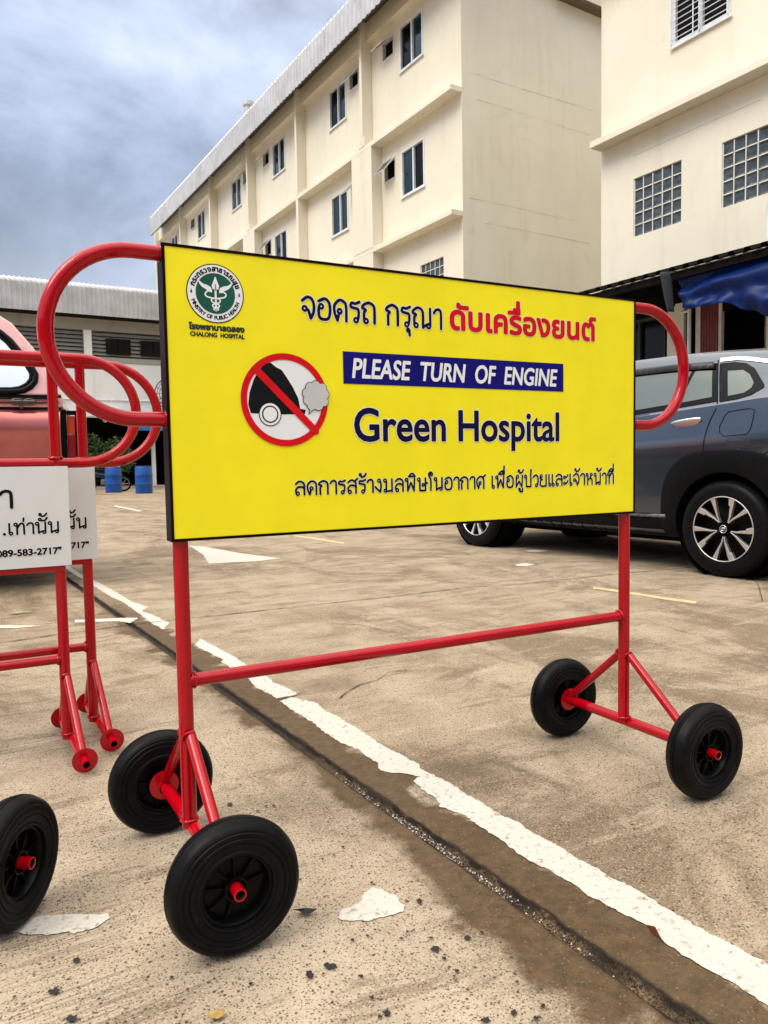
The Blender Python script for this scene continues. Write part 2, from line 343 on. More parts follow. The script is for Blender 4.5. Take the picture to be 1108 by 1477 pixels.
M_alu = mat('white_aluminium', (0.75, 0.77, 0.80), 0.35, 0.1)
M_glass = mat('teal_window_glass', (0.006, 0.026, 0.030), 0.06, 0, 0, 0.2, 1.0, spec=0.45)
M_glassd = mat('dark_room_glass', (0.005, 0.0055, 0.006), 0.10, 0, 0, 0.2, 1.0, spec=0.12)
M_tin = mat('galvanised_sheet', (0.54, 0.54, 0.55), 0.45, 0.35, 0, 0.12, 1.2, 0, dirt=(0.30, 0.27, 0.25), dscale=1.5, damt=0.4)
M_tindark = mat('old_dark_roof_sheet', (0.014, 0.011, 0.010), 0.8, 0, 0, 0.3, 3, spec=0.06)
M_dark = mat('dark_wood_with_shade', (0.007, 0.0055, 0.005), 0.7, 0, 0, 0.3, 4, spec=0.06)  # near-black wood, the shade under the lean-to roof put into its colour
M_blackvoid = mat('unlit_room_wall', (0.008, 0.0075, 0.007), 0.9, spec=0.05)  # near-black base puts the darkness inside rooms and bays into the colour
M_glassblock = mat('glass_block', (0.05, 0.065, 0.07), 0.12, 0, 0, 0.45, 9, 0.25, 14, spec=0.5)
M_mortar = mat('white_mortar', (0.74, 0.73, 0.68), 0.8)

# ------------------------------------------------------------------ ground with the paving joint
def build_ground():
    rnd = random.Random(3); mb = MB()
    ss = [-60, -12, -4]; s = -2.6
    while s < 9: ss.append(s); s += 0.022 if s < 1.5 else (0.06 if s < 4 else 0.25)
    ss += [9, 14, 30, 80, 400]
    j1 = j2 = 0.0; rows = []
    for s in ss:
        inn = -2.6 <= s < 9
        j1 = j1 * 0.75 + rnd.uniform(-1, 1) * 0.0018; j2 = j2 * 0.75 + rnd.uniform(-1, 1) * 0.0022
        wa, wb = (-0.017 + j1, 0.016 + j2) if inn else (-0.004, 0.004)
        dp = (-0.013 + rnd.uniform(-0.002, 0.002)) if inn else 0.0
        rows.append([(-400, s, 0), (-6, s, 0), (-1, s, 0), (wa - 0.012, s, 0), (wa, s, -0.003 if inn else 0), (wa + 0.006, s, dp), (wb - 0.005, s, dp), (wb, s, -0.0025 if inn else 0), (wb + 0.010, s, 0), (1, s, 0), (6, s, 0), (400, s, 0)])
    n = len(rows[0]); vs = [v for r in rows for v in r]
    fs = [(i * n + k, i * n + k + 1, (i + 1) * n + k + 1, (i + 1) * n + k) for i in range(len(rows) - 1) for k in range(n - 1)]
    mb.add(vs, fs); g = mb.build('ground', concrete(), None, fixn=False)
    g.location = GORG; g.rotation_euler = (0, 0, GYAW); tag(g, kind='structure')
build_ground()

def ragged(pts, step, amp, rnd):
    out = []; n = len(pts)
    for i in range(n):
        a = pts[i]; b = pts[(i + 1) % n]; d = (b - a); k = max(1, int(d.length / step)); nn = Vector((-d.y, d.x, 0)).normalized() if d.length > 0 else Vector((0, 0, 0))
        for q in range(k):
            p = a + d * (q / k); lo = math.sin(p.x * 61 + p.y * 47 + 2 * math.sin(p.x * 23 - p.y * 31)) * .55 + math.sin(p.x * 143 - p.y * 121) * .35
            out.append(p + nn * amp * (lo + rnd.uniform(-.55, .55)))
    return out
def sheet(name, pix, m, z=0.004, step=0.012, amp=0.003, seed=1, kind='structure', world_pts=None):
    rnd = random.Random(seed); pts = world_pts or [gnd(x, y) for x, y in pix]
    pts = [Vector((p.x, p.y, z)) for p in ragged(pts, step, amp, rnd)]
    o = MB().ngon(pts).build(name, m, None, tri=True); 
    if o.data.polygons and o.data.polygons[0].normal.z < 0: o.data.flip_normals()
    return tag(o, kind=kind)
def sheets(name, polys, m, z=0.004, step=0.012, amp=0.003, seed=1):
    rnd = random.Random(seed); mb = MB()
    for pix in polys:
        pts = pix if isinstance(pix[0], Vector) else [gnd(x, y) for x, y in pix]
        mb.ngon([Vector((p.x, p.y, z)) for p in ragged(pts, step, amp, rnd)])
    o = mb.build(name, m, None, tri=True, fixn=False); b = bmesh.new(); b.from_mesh(o.data)
    for f in b.faces:
        if f.normal.z < 0: f.normal_flip()
    b.to_mesh(o.data); b.free(); return tag(o, kind='structure')

LINE = [
 [(80, 806), (101.5, 818), (120, 831), (140.8, 840), (167.9, 854.5), (189.5, 868), (213.9, 876), (205, 882), (222, 888), (243.7, 899), (235.6, 908.6), (218, 899), (203, 887), (184, 873.4), (176, 868), (162.5, 862.6), (140.8, 849), (123.2, 838), (104.3, 827), (82, 812)],
 [(289.2, 922), (312, 934), (339.6, 948.7), (355.8, 960), (386.7, 978), (397, 986), (406, 989), (429, 1000.7), (424, 1004), (399.7, 1007.9), (380, 997.5), (368, 992), (360.7, 981), (325, 958.5), (319, 956), (322, 952), (302, 942), (281, 931)],
 [(422.4, 1006.6), (455, 1013.7), (470, 1026), (487.4, 1034.8), (520, 1054), (542.6, 1070.6), (560, 1080), (585, 1093), (605, 1103.3), (607.7, 1110), (636, 1123.6), (670, 1144), (702.5, 1164), (722, 1177), (743, 1184.6), (764.8, 1199.5), (805.4, 1222.5), (833.3, 1239), (865.8, 1255.5), (880, 1268), (910, 1279), (957.6, 1308.8), (993, 1329.5), (1031.6, 1353), (1076, 1374), (1108, 1391.7), (1200, 1445), (1400, 1560), (1400, 1630), (1200, 1508), (1108, 1451), (1076, 1433), (1034.6, 1406.5), (1005, 1388.7), (963.5, 1365), (950, 1352), (939.9, 1341), (895.5, 1317.7), (845, 1291), (840, 1284.7), (797, 1260), (748.5, 1233), (735, 1224), (718.7, 1209), (691.6, 1192.7), (670, 1176.4), (634.8, 1164), (629, 1152), (612, 1141), (595.5, 1127.7), (606, 1121), (594, 1118), (556, 1114), (545, 1108.7), (546, 1101.4), (528, 1092), (516.7, 1082), (500, 1075), (490.7, 1072), (471, 1059), (451.7, 1043), (440, 1036), (422.4, 1025), (403, 1012)],
]
sheets('painted_line', LINE, M_paint, 0.0022, 0.006, 0.0036, 5)
z5 = lambda L_: [(400 + x / 2.77, 1220 + y / 2.77) for x, y in L_]
z6 = lambda L_: [(x / 2.518, 1260 + y / 2.518) for x, y in L_]
zt = lambda L_: [(200 + x / 1.979, 740 + y / 1.979) for x, y in L_]
sheets('painted_patch', [
  z5([(245, 292), (255, 262), (300, 242), (340, 220), (348, 192), (380, 170), (420, 175), (450, 195), (480, 200), (490, 225), (508, 240), (500, 265), (480, 275), (450, 285), (400, 292), (350, 307), (290, 305)]),
  z6([(0, 207), (60, 175), (110, 160), (200, 155), (280, 152), (390, 150), (395, 165), (370, 185), (340, 205), (270, 222), (250, 213), (170, 228), (100, 222), (30, 215)]),
  zt([(145, 93), (190, 97), (290, 115), (405, 130), (340, 138), (200, 145), (185, 120)]),
  [(-40, 901), (25, 902.5), (60, 903), (25, 906.5), (-40, 907)], [(108, 894.5), (150, 893), (173, 891.8), (200, 891.5), (188, 899), (170, 896.5), (108, 898.5)],
  [(760, 794), (775, 793), (792, 794.5), (778, 796.5), (762, 796)], [(744, 814), (757, 812.5), (772, 814), (760, 817), (745, 816.5)], [(166, 729), (185, 732.5), (206, 737), (200, 738), (180, 733.5), (165, 731)],
], M_paint, 0.0022, 0.006, 0.0034, 9)
sheets('yellow_parking_line', [
  [(855, 846.5), (885, 850.5), (916, 855), (950, 860.5), (1006, 868), (1003, 871.5), (950, 864), (916, 858.5), (880, 853), (856, 849.5)],
  [(424, 772), (460, 776), (498, 783), (495, 785), (458, 779), (424, 774)]], M_paint_y, 0.0022, 0.02, 0.004, 11)
def crack(path, wd, mb, rnd):
    pts = [gnd(*q) for q in path]; dense = []
    for a, b in zip(pts[:-1], pts[1:]):
        k = max(2, int((b - a).length / 0.035))
        for q in range(k): dense.append(a.lerp(b, q / k))
    L1, L2 = [], []; j = 0
    for i, p in enumerate(dense):
        d = (dense[min(i + 1, len(dense) - 1)] - dense[max(i - 1, 0)]).normalized(); nn = Vector((-d.y, d.x, 0)); j = j * 0.8 + rnd.uniform(-1, 1) * wd * 0.5
        w1 = wd * rnd.uniform(0.25, 1.0); L1.append(p + nn * (j + w1)); L2.append(p + nn * (j - w1))
    for i in range(len(dense) - 1):
        mb.add([Vector((v.x, v.y, 0.0045)) for v in (L1[i], L2[i], L2[i + 1], L1[i + 1])], [(0, 1, 2, 3)])
def build_cracks():
    rnd = random.Random(4); mb = MB()
    crack([(-60, 935), (0, 928), (92, 915), (127, 911), (187, 901.5), (252, 895), (362, 883), (470, 871), (574, 860), (685, 847), (745, 844), (896, 828), (986, 820), (1108, 808)], 0.0075, mb, rnd)
    crack([(404, 1011), (429, 1003), (440, 997)], 0.003, mb, rnd)
    crack([(490, 1008), (502, 998), (520, 988), (545, 982), (560, 970), (600, 966)], 0.0035, mb, rnd)
    crack([(1088, 835), (1096, 850), (1100, 870)], 0.003, mb, rnd)
    crack([(470, 900), (520, 902), (560, 912), (590, 915)], 0.003, mb, rnd)
    o = mb.build('pavement_crack', mat('crack_grime', (0.045, 0.032, 0.022), 0.9), None); tag(o, kind='structure')
build_cracks()
def build_spots():
    rnd = random.Random(8); mb = MB()
    def blob(x, y, r, ax=1.0, z=0.0045):
        c = gnd(x, y); k = 15; r *= 0.72; a0 = rnd.uniform(0, 6.3)
        pts = []
        for i in range(k):
            a = a0 + 2 * math.pi * i / k; q = r * rnd.uniform(0.5, 1.25); pts.append(Vector((c.x + math.cos(a) * q * ax, c.y + math.sin(a) * q, z)))
        mb.ngon(pts)
    for (x, y, r) in z5spots: blob(x, y, r)
    for _ in range(70):
        x = rnd.uniform(0, 760); y = rnd.uniform(1060, 1477)
        p = Matrix.Rotation(-GYAW, 3, 'Z') @ (gnd(x, y) - GORG)
        if p.x < -0.06: blob(x, y, rnd.uniform(0.0012, 0.0042))
    for _ in range(40):
        x = rnd.uniform(700, 1108); y = rnd.uniform(950, 1400)
        p = Matrix.Rotation(-GYAW, 3, 'Z') @ (gnd(x, y) - GORG)
        if p.x > 0.24: blob(x, y, rnd.uniform(0.001, 0.003), 1.6)
    o = mb.build('tar_spots', mat('tar_stain', (0.014, 0.012, 0.012), 0.6), None, fixn=False)
    b = bmesh.new(); b.from_mesh(o.data)
    for f in b.faces:
        if f.normal.z < 0: f.normal_flip()
    b.to_mesh(o.data); b.free(); tag(o, kind='structure')
z5spots = [(*q, r) for q, r in zip(z5([(345, 345), (390, 343), (362, 368), (300, 385), (188, 432), (520, 352), (545, 346), (495, 378), (615, 376), (628, 420), (668, 458), (718, 510), (707, 530), (335, 530), (378, 615), (437, 677), (412, 692), (948, 676), (1032, 698), (1062, 650), (832, 706), (818, 354), (228, 45), (262, 10), (180, 60), (298, 88), (377, 155), (92, 142), (588, 345), (185, 520)]),
   [.004, .004, .005, .006, .004, .0055, .0045, .0055, .006, .011, .006, .006, .004, .006, .006, .010, .006, .008, .006, .007, .010, .006, .005, .006, .004, .0045, .006, .005, .003, .004])]
z5spots += [(440 - 108 + 0, 1162, 0.011), (384, 1165, 0.007), (395, 1164, 0.006), (371, 1172, 0.006), (347, 1134, 0.005), (335, 1100, 0.004), (150, 1085, 0.004), (300, 1395, 0.004), (248, 1413, 0.005), (362, 1422, 0.006), (280, 1345, 0.004)]
z5spots += [(476, 1397, 0.014), (446, 1409, 0.012), (78, 1433, 0.013), (110, 1388, 0.010), (105, 1472, 0.012), (605, 1302, 0.011), (675, 1356, 0.009)]
build_spots()

def build_gravel():
    rnd = random.Random(12); mb = MB()
    for _ in range(1500):
        s = rnd.gauss(-1.12, .20)
        w = rnd.gauss(-0.003, 0.0065); r = rnd.uniform(0.0008, 0.0028)
        if abs(w) > 0.016: continue
        c = Vector((w, s, -0.012 + r * 0.4)); vs = []
        for d in ((1, 0, 0), (0, 1, 0), (-1, 0, 0), (0, -1, 0), (0, 0, 1), (0, 0, -1)): vs.append(c + Vector(d) * r * rnd.uniform(0.6, 1.4))
        mb.add(vs, [(0, 1, 4), (1, 2, 4), (2, 3, 4), (3, 0, 4), (1, 0, 5), (2, 1, 5), (3, 2, 5), (0, 3, 5)], 0 if rnd.random() < 0.22 else 1)
    o = mb.build('wet_gravel', [mat('pale_grit', (0.48, 0.42, 0.34), 0.25), mat('dark_grit', (0.05, 0.035, 0.025), 0.2)], None)
    o.location = GORG; o.rotation_euler = (0, 0, GYAW); tag(o, 'wet gravel and grit lying in the paving joint', 'gravel', kind='stuff')
build_gravel()

# ------------------------------------------------------------------ lettering
# looped Thai letters as pen strokes on a unit x-height; ('o', x, y, r) is a head loop
TH = {
 'ก': (0.68, [[(.12, 0), (.12, .5), (.2, .64), (.03, .74), (.12, .9), (.3, 1), (.48, .92), (.56, .72), (.56, 0)]]),
 'ด': (0.70, [('o', .30, .46, .085), [(.27, .37), (.20, .0)], [(.20, 0), (.08, .4), (.09, .75), (.3, 1), (.5, .92), (.58, .7), (.58, 0)]]),
 'ถ': (0.70, [('o', .2, .09, .085), [(.12, .1), (.12, .5), (.2, .64), (.04, .74), (.13, .9), (.32, 1), (.5, .92), (.58, .72), (.58, 0)]]),
 'จ': (0.64, [('o', .16, .45, .085), [(.24, .44), (.32, .34), (.40, .0)], [(.40, 0), (.52, .3), (.54, .65), (.45, .93), (.27, 1), (.07, .82)]]),
 'อ': (0.68, [('o', .20, .62, .085), [(.12, .62), (.09, .35), (.14, .07), (.32, 0), (.5, .07), (.57, .4), (.54, .8), (.36, 1), (.1, .86)]]),
 'ร': (0.54, [('o', .30, .09, .085), [(.38, .1), (.42, .35), (.40, .62), (.24, .68), (.08, .74), (.12, .92), (.28, .9), (.46, 1)]]),
 'ณ': (1.02, [('o', .2, .09, .085), [(.12, .1), (.12, .5), (.2, .64), (.04, .74), (.13, .9), (.3, 1), (.46, .92), (.53, .72), (.53, 0)], [(.53, 0), (.66, .12), (.82, .2)], [(.88, 1), (.88, .1)], ('o', .80, .08, .08)]),
 'า': (0.48, [[(.05, .80), (.13, .95), (.26, 1), (.36, .92), (.39, .72), (.39, 0)]]),
 'ล': (0.70, [('o', .2, .1, .085), [(.12, .12), (.1, .38), (.24, .58), (.46, .58), (.57, .46)], [(.1, .82), (.3, 1), (.5, .92), (.58, .7), (.58, 0)]]),
 'ส': (0.72, [('o', .2, .1, .085), [(.12, .12), (.1, .38), (.24, .58), (.46, .58), (.57, .46)], [(.1, .82), (.3, 1), (.5, .9), (.58, .7), (.58, 0)], [(.48, .88), (.68, 1.10)]]),
 'ศ': (0.72, [('o', .30, .46, .085), [(.27, .37), (.20, .0)], [(.20, 0), (.08, .4), (.09, .75), (.3, 1), (.5, .92), (.58, .7), (.58, 0)], [(.48, .9), (.70, 1.12)]]),
 'ง': (0.56, [('o', .30, .90, .085), [(.38, .9), (.43, .5), (.38, 0)], [(.38, 0), (.05, .42)]]),
 'ม': (0.72, [('o', .13, .90, .085), [(.21, .88), (.21, .1)], ('o', .14, .09, .08), [(.2, .02), (.57, .10)], [(.58, 0), (.58, 1)]]),
 'น': (0.72, [('o', .13, .90, .085), [(.21, .88), (.21, 0)], [(.21, 0), (.35, .14), (.54, .2)], [(.59, 1), (.59, .1)], ('o', .52, .08, .08)]),
 'พ': (0.82, [('o', .13, .90, .085), [(.20, .88), (.20, 0)], [(.20, 0), (.42, .68)], [(.42, .68), (.62, 0)], [(.62, 0), (.66, 1)]]),
 'ผ': (0.74, [('o', .24, .90, .085), [(.15, .9), (.13, 0)], [(.13, 0), (.36, .5)], [(.36, .5), (.58, 0)], [(.58, 0), (.62, 1)]]),
 'ษ': (0.76, [('o', .13, .90, .085), [(.2, .88), (.2, 0)], [(.2, 0), (.57, 0)], [(.58, 0), (.58, 1)], ('o', .42, .46, .07), [(.5, .5), (.72, .62)]]),
 'ป': (0.70, [('o', .13, .90, .085), [(.2, .88), (.2, 0)], [(.2, 0), (.56, 0)], [(.56, 0), (.56, 1.42)]]),
 'ว': (0.54, [('o', .32, .09, .085), [(.40, .1), (.44, .5), (.41, .85), (.24, 1), (.05, .82)]]),
 'ย': (0.68, [('o', .16, .90, .085), [(.08, .88), (.09, .70), (.24, .58)], [(.24, .58), (.10, .46), (.10, .1), (.2, 0), (.44, 0), (.56, .08)], [(.56, 0), (.56, 1)]]),
 'ห': (0.72, [('o', .13, .90, .085), [(.2, .88), (.2, 0)], [(.2, .36), (.40, .62), (.48, .78)], ('o', .50, .90, .085), [(.38, .58), (.54, .5), (.58, .3), (.58, 0)]]),
 'ท': (0.70, [('o', .13, .90, .085), [(.2, .88), (.2, 0)], [(.2, .5), (.36, .92), (.47, 1), (.56, .88), (.58, .6), (.58, 0)]]),
 'เ': (0.34, [[(.12, 1), (.12, .12)], ('o', .20, .09, .085)]),
 'แ': (0.62, [[(.12, 1), (.12, .12)], ('o', .20, .09, .085), [(.40, 1), (.40, .12)], ('o', .48, .09, .085)]),
 'ใ': (0.38, [[(.19, 0), (.19, .85), (.07, 1.18), (.1, 1.42), (.23, 1.46), (.31, 1.32)], ('o', .24, 1.28, .07)]),
 'ะ': (0.46, [('o', .1, .72, .075), [(.17, .7), (.3, .76), (.38, .94)], ('o', .1, .18, .075), [(.17, .16), (.3, .22), (.38, .4)]]),
 '.': (0.3, [('o', .14, .06, .045)]), ' ': (0.38, []),
 'ิ': (0, [[(-.55, 1.16), (-.42, 1.34), (-.26, 1.38), (-.12, 1.16)], [(-.12, 1.16), (-.55, 1.16)]]),
 'ี': (0, [[(-.55, 1.16), (-.42, 1.34), (-.26, 1.38), (-.12, 1.16)], [(-.12, 1.16), (-.55, 1.16)], [(-.12, 1.16), (-.12, 1.46)]]),
 'ื': (0, [[(-.55, 1.16), (-.42, 1.34), (-.26, 1.38), (-.12, 1.16)], [(-.12, 1.16), (-.55, 1.16)], [(-.12, 1.16), (-.12, 1.46)], [(-.24, 1.3), (-.24, 1.46)]]),
 'ั': (0, [('o', -.42, 1.28, .07), [(-.38, 1.2), (-.26, 1.16), (-.12, 1.22), (-.02, 1.42)]]),
 '่': (0, [[(-.14, 1.18), (-.12, 1.48)]]),
 '้': (0, [('o', -.40, 1.40, .06), [(-.36, 1.34), (-.30, 1.2)], [(-.30, 1.2), (-.14, 1.28), (-.04, 1.48)]]),
 'ุ': (0, [('o', -.18, -.2, .06), [(-.12, -.2), (-.11, -.46)]]),
 'ู': (0, [('o', -.36, -.2, .06), [(-.30, -.2), (-.30, -.42)], [(-.30, -.42), (-.11, -.42)], [(-.11, -.42), (-.11, -.14)]]),
}
UPPER = 'ิีืั'
def crv(pts, k=5):
    if len(pts) < 3: return pts
    P = [pts[0]] + list(pts) + [pts[-1]]; out = []
    for i in range(1, len(P) - 2):
        p0, p1, p2, p3 = [Vector((*q, 0)) for q in P[i - 1:i + 3]]
        for t in range(k):
            u = t / k; q = 0.5 * ((2 * p1) + (p2 - p0) * u + (2 * p0 - 5 * p1 + 4 * p2 - p3) * u * u + (3 * p1 - p0 - 3 * p2 + p3) * u ** 3); out.append((q.x, q.y))
    return out + [pts[-1]]
class Ink:
    """flat printed marks in the local x-z plane of a panel; every small face sits a hair in front of the last one"""
    def __init__(s, y): s.mb = MB(); s.y = y; s.k = 0
    def d(s): s.k += 1; return s.y - (s.k % 40) * 6e-6
    def ngon(s, pts, mi=0, y=None):
        yy = s.d() if y is None else y
        a = sum(p[0] * q[1] - q[0] * p[1] for p, q in zip(pts, pts[1:] + pts[:1]))
        if a < 0: pts = pts[::-1]
        s.mb.ngon([(p[0], yy, p[1]) for p in pts], mi)
    def disc(s, cx, cz, r, mi=0, n=48, rz=None): s.ngon([(cx + math.cos(2 * math.pi * i / n) * r, cz + math.sin(2 * math.pi * i / n) * (rz or r)) for i in range(n)], mi)
    def ring(s, cx, cz, r0, r1, mi=0, n=72):
        yy = s.d()
        for i in range(n):
            a, b = 2 * math.pi * i / n, 2 * math.pi * (i + 1) / n
            s.mb.quad(*[(cx + math.cos(t) * r, yy, cz + math.sin(t) * r) for t, r in ((a, r0), (b, r0), (b, r1), (a, r1))], mi)
    def stroke(s, pts, w, mi=0):
        for a, b in zip(pts[:-1], pts[1:]):
            dx, dz = b[0] - a[0], b[1] - a[1]; l = math.hypot(dx, dz)
            if l < 1e-9: continue
            nx, nz = -dz / l * w / 2, dx / l * w / 2
            s.ngon([(a[0] + nx, a[1] + nz), (a[0] - nx, a[1] - nz), (b[0] - nx, b[1] - nz), (b[0] + nx, b[1] + nz)], mi)
        for p in pts: s.disc(p[0], p[1], w / 2 * 0.98, mi, 8)
    def thai(s, text, x0, x1, z, h, pen, layers):
        """layers: list of (extra pen width, depth, material)"""
        adv = sum(TH[c][0] for c in text); sx = (x1 - x0) / adv
        for extra, y, mi in layers:
            s.y = y; x = x0; prev = ''
            for c in text:
                w, st = TH[c]; lift = 0.36 if c in '่้' and prev in UPPER else 0.0
                for q in st:
                    if q[0] == 'o': pts = [(x + q[1] * sx + math.cos(t * math.pi / 6) * q[3] * sx, z + (q[2] + lift) * h + math.sin(t * math.pi / 6) * q[3] * sx) for t in range(13)]; s.stroke(pts, pen * 0.8 + extra, mi)
                    else: s.stroke([(x + a * sx, z + (b_ + lift) * h) for a, b_ in crv(q)], pen + extra, mi)
                x += w * sx; prev = c
    def build(s, name, mats, parent): return s.mb.build(name, mats, parent, fixn=False, tri=True)

_gc = {}
def glyphs(text):
    """outline mesh of a short text in Blender's own font: (verts2d, faces, minx, maxx, minz, maxz)"""
    if text in _gc: return _gc[text]
    c = bpy.data.curves.new('tmp', 'FONT'); c.body = text; c.size = 1.0; c.resolution_u = 4
    o = bpy.data.objects.new('tmp', c); COL.objects.link(o); bpy.context.view_layer.update()
    me = bpy.data.meshes.new_from_object(o.evaluated_get(bpy.context.evaluated_depsgraph_get()))
    vs = [(v.co.x, v.co.y) for v in me.vertices]; fs = [tuple(p.vertices) for p in me.polygons]
    bpy.data.objects.remove(o); bpy.data.curves.remove(c); bpy.data.meshes.remove(me)
    xs = [v[0] for v in vs] or [0]; zs = [v[1] for v in vs] or [0]
    _gc[text] = (vs, fs, min(xs), max(xs), min(zs), max(zs)); return _gc[text]
def put(ink, text, fn, bold, y, mi, n=10):
    """place glyph outlines through fn(x, z); bold thickens by laying n shifted copies"""
    vs, fs, *_ = glyphs(text)
    shifts = [(0, 0)] + ([(math.cos(2 * math.pi * k / n) * bold, math.sin(2 * math.pi * k / n) * bold) for k in range(n)] if bold > 0 else [])
    for i, (a, b) in enumerate(shifts):
        pts = []
        for v in vs:
            q = fn(*v); pts.append((q[0] + a, y - i * 1.2e-5, q[1] + b))
        F = []
        for f in fs:
            ar = sum(pts[p][0] * pts[q][2] - pts[q][0] * pts[p][2] for p, q in zip(f, f[1:] + f[:1])); F.append(f if ar > 0 else f[::-1])
        ink.mb.add(pts, F, mi)
def line_fit(ink, text, x0, x1, z, cap, layers, ref='H', shear=0.0):
    vs, fs, a, b, _, _ = glyphs(text); top = glyphs(ref)[5]; sx = (x1 - x0) / (b - a + shear * top); sz = cap / top
    for bold, y, mi in layers: put(ink, text, lambda x, zz: (x0 + (x - a + zz * shear) * sx, z + zz * sz), bold, y, mi)
    return lambda x: x0 + (x - a) * sx
def ring_text(ink, chars, cx, cz, r, a0, a1, h, bold, y, mi, flip=False, ref='H'):
    """letters on an arc from angle a0 to a1 (degrees)"""
    ws = [(glyphs(c)[3] - glyphs(c)[2] + 0.10) if c != ' ' else 0.5 for c in chars]; tot = sum(ws); k = h / glyphs(ref)[5]; acc = 0
    for c, w in zip(chars, ws):
        t = R(a0 + (a1 - a0) * (acc + w / 2) / tot); acc += w
        if c == ' ': continue
        g = glyphs(c); m = (g[2] + g[3]) / 2; wk = k * 1.0
        rad = (math.cos(t), math.sin(t)); tan = (math.sin(t), -math.cos(t)) if not flip else (-math.sin(t), math.cos(t))
        up = rad if not flip else (-rad[0], -rad[1]); rb = r if not flip else r + h
        put(ink, c, lambda x, z: (cx + rad[0] * rb + tan[0] * (x - m) * wk + up[0] * z * k, cz + rad[1] * rb + tan[1] * (x - m) * wk + up[1] * z * k), bold, y, mi, 6)

# ------------------------------------------------------------------ barriers
SYAW = 0.4906
SD = Vector((math.cos(SYAW), math.sin(SYAW), 0)); SN = Vector((math.sin(SYAW), -math.cos(SYAW), 0))
def arc(cx, cz, rx, rz, a0, a1, n, y): return [(cx + math.cos(R(a0 + (a1 - a0) * i / n)) * rx, y, cz + math.sin(R(a0 + (a1 - a0) * i / n)) * rz) for i in range(n + 1)]
def weld(mb, c, r, axis=(0, 0, 1)):
    rnd = random.Random(int(c[0] * 1e4) + int(c[2] * 1e3)); pts = []
    ax = Vector(axis).normalized(); a = Vector((0, 0, 1)) if abs(ax.z) < 0.9 else Vector((1, 0, 0)); u = ax.cross(a).normalized(); w = ax.cross(u)
    for k in range(22): t = 2 * math.pi * k / 22; rr = r * rnd.uniform(0.97, 1.06); pts.append(Vector(c) + (u * math.cos(t) + w * math.sin(t)) * rr + ax * rnd.uniform(-.0012, .0012))
    mb.tube(pts, 0.0032, 6, True)

WR = 0.1225
def wheel_parts(root, c, out, tyre=True):
    """solid rubber wheel, centre c, axle along y, out = -1 when its outer face looks to -y"""
    ax = (0, out, 0)
    WS = 1.2
    prof = [(.0655, .017), (.0665, .0235), (.070, .0245), (.0735, .0225), (.079, .0235), (.0845, .0255), (.0855, .0242), (.0875, .0242), (.0885, .0258), (.094, .0265), (.0955, .0252), (.0972, .0252), (.0985, .0262), (.104, .0258), (.1055, .0243), (.1085, .0243), (.1125, .0225), (.1175, .0175), (.1203, .0095), (WR, .004), (.1204, .0034), (.1204, .0024), (WR, .0018)]
    prof = [(r, h * WS) for r, h in prof]
    full = prof + [(r, -h) for r, h in reversed(prof)]
    t = MB().lathe(full, c, ax, 72, closed=True).build('tyre', M_blackrub, root, smooth=28)
    rim = MB()
    rp = [(.0, .006), (.017, .006), (.018, .019), (.0215, .019), (.0225, .004), (.055, .004), (.058, .019), (.0605, .0225), (.0655, .0225), (.0660, .015)]
    rim.lathe(rp + [(r, -h) for r, h in reversed(rp)], c, ax, 56)
    for sgn in (1, -1):
        for k in range(8):
            t_ = 2 * math.pi * k / 9 + 0.2; u = Vector((math.cos(t_), 0, math.sin(t_))); n = Vector((-math.sin(t_), 0, math.cos(t_))); o = Vector(c)
            y0, y1, y2 = sgn * .004, sgn * .013, sgn * .010
            a = o + u * .020; b = o + u * .0575
            vs = [a - n * .0016, a + n * .0016, b + n * .0016, b - n * .0016]
            bt = [v + Vector((0, y0, 0)) for v in vs]; tp = [vs[0] + Vector((0, y1, 0)), vs[1] + Vector((0, y1, 0)), vs[2] + Vector((0, y2, 0)), vs[3] + Vector((0, y2, 0))]
            rim.add(bt + tp, [(4, 5, 6, 7), (0, 1, 5, 4), (1, 2, 6, 5), (2, 3, 7, 6), (3, 0, 4, 7)])
    rim.build('rim', M_blackpl, root, smooth=30)
def stub(mb, c, out, r=0.0115, l=0.024, start=0.006):
    o = Vector(c); ax = Vector((0, out, 0))
    mb.lathe([(r, start), (r, l), (r * .78, l + .0006), (r * .74, l - .0005)], o, ax, 24)
    mb.lathe([(r * .74, l - .0005), (r * .72, l - .016), (.0, l - .016)], o, ax, 24, 1)

def foot(root, x, y, zax, ztop_brace, half, zpost, dx=(0.0, 0.0)):
    """post, axle bar, two braces of one end frame"""
    p = MB(); p.tube([(x, y, zax), (x, y, zpost)], 0.0156, 22); weld(p, (x, y, zax + .016), .0172)
    o = p.build('post', M_red, root, smooth=40)
    a = MB(); a.tube([(x + dx[0], y - half, zax), (x + dx[1], y + half, zax)], 0.0146, 20); a.build('axle_bar', M_red, root, smooth=40)
    for s in (-1, 1):
        b = MB(); e_ = dx[0] if s < 0 else dx[1]; b.tube([(x + (.004 if e_ else 0), y + s * .012, ztop_brace), (x + e_, y + s * (half - .012), zax + .008)], 0.0115, 16); weld(b, (x, y + s * .016, ztop_brace - .004), .012, (0, s * .6, -.4)); b.build('brace', M_red, root, smooth=40)

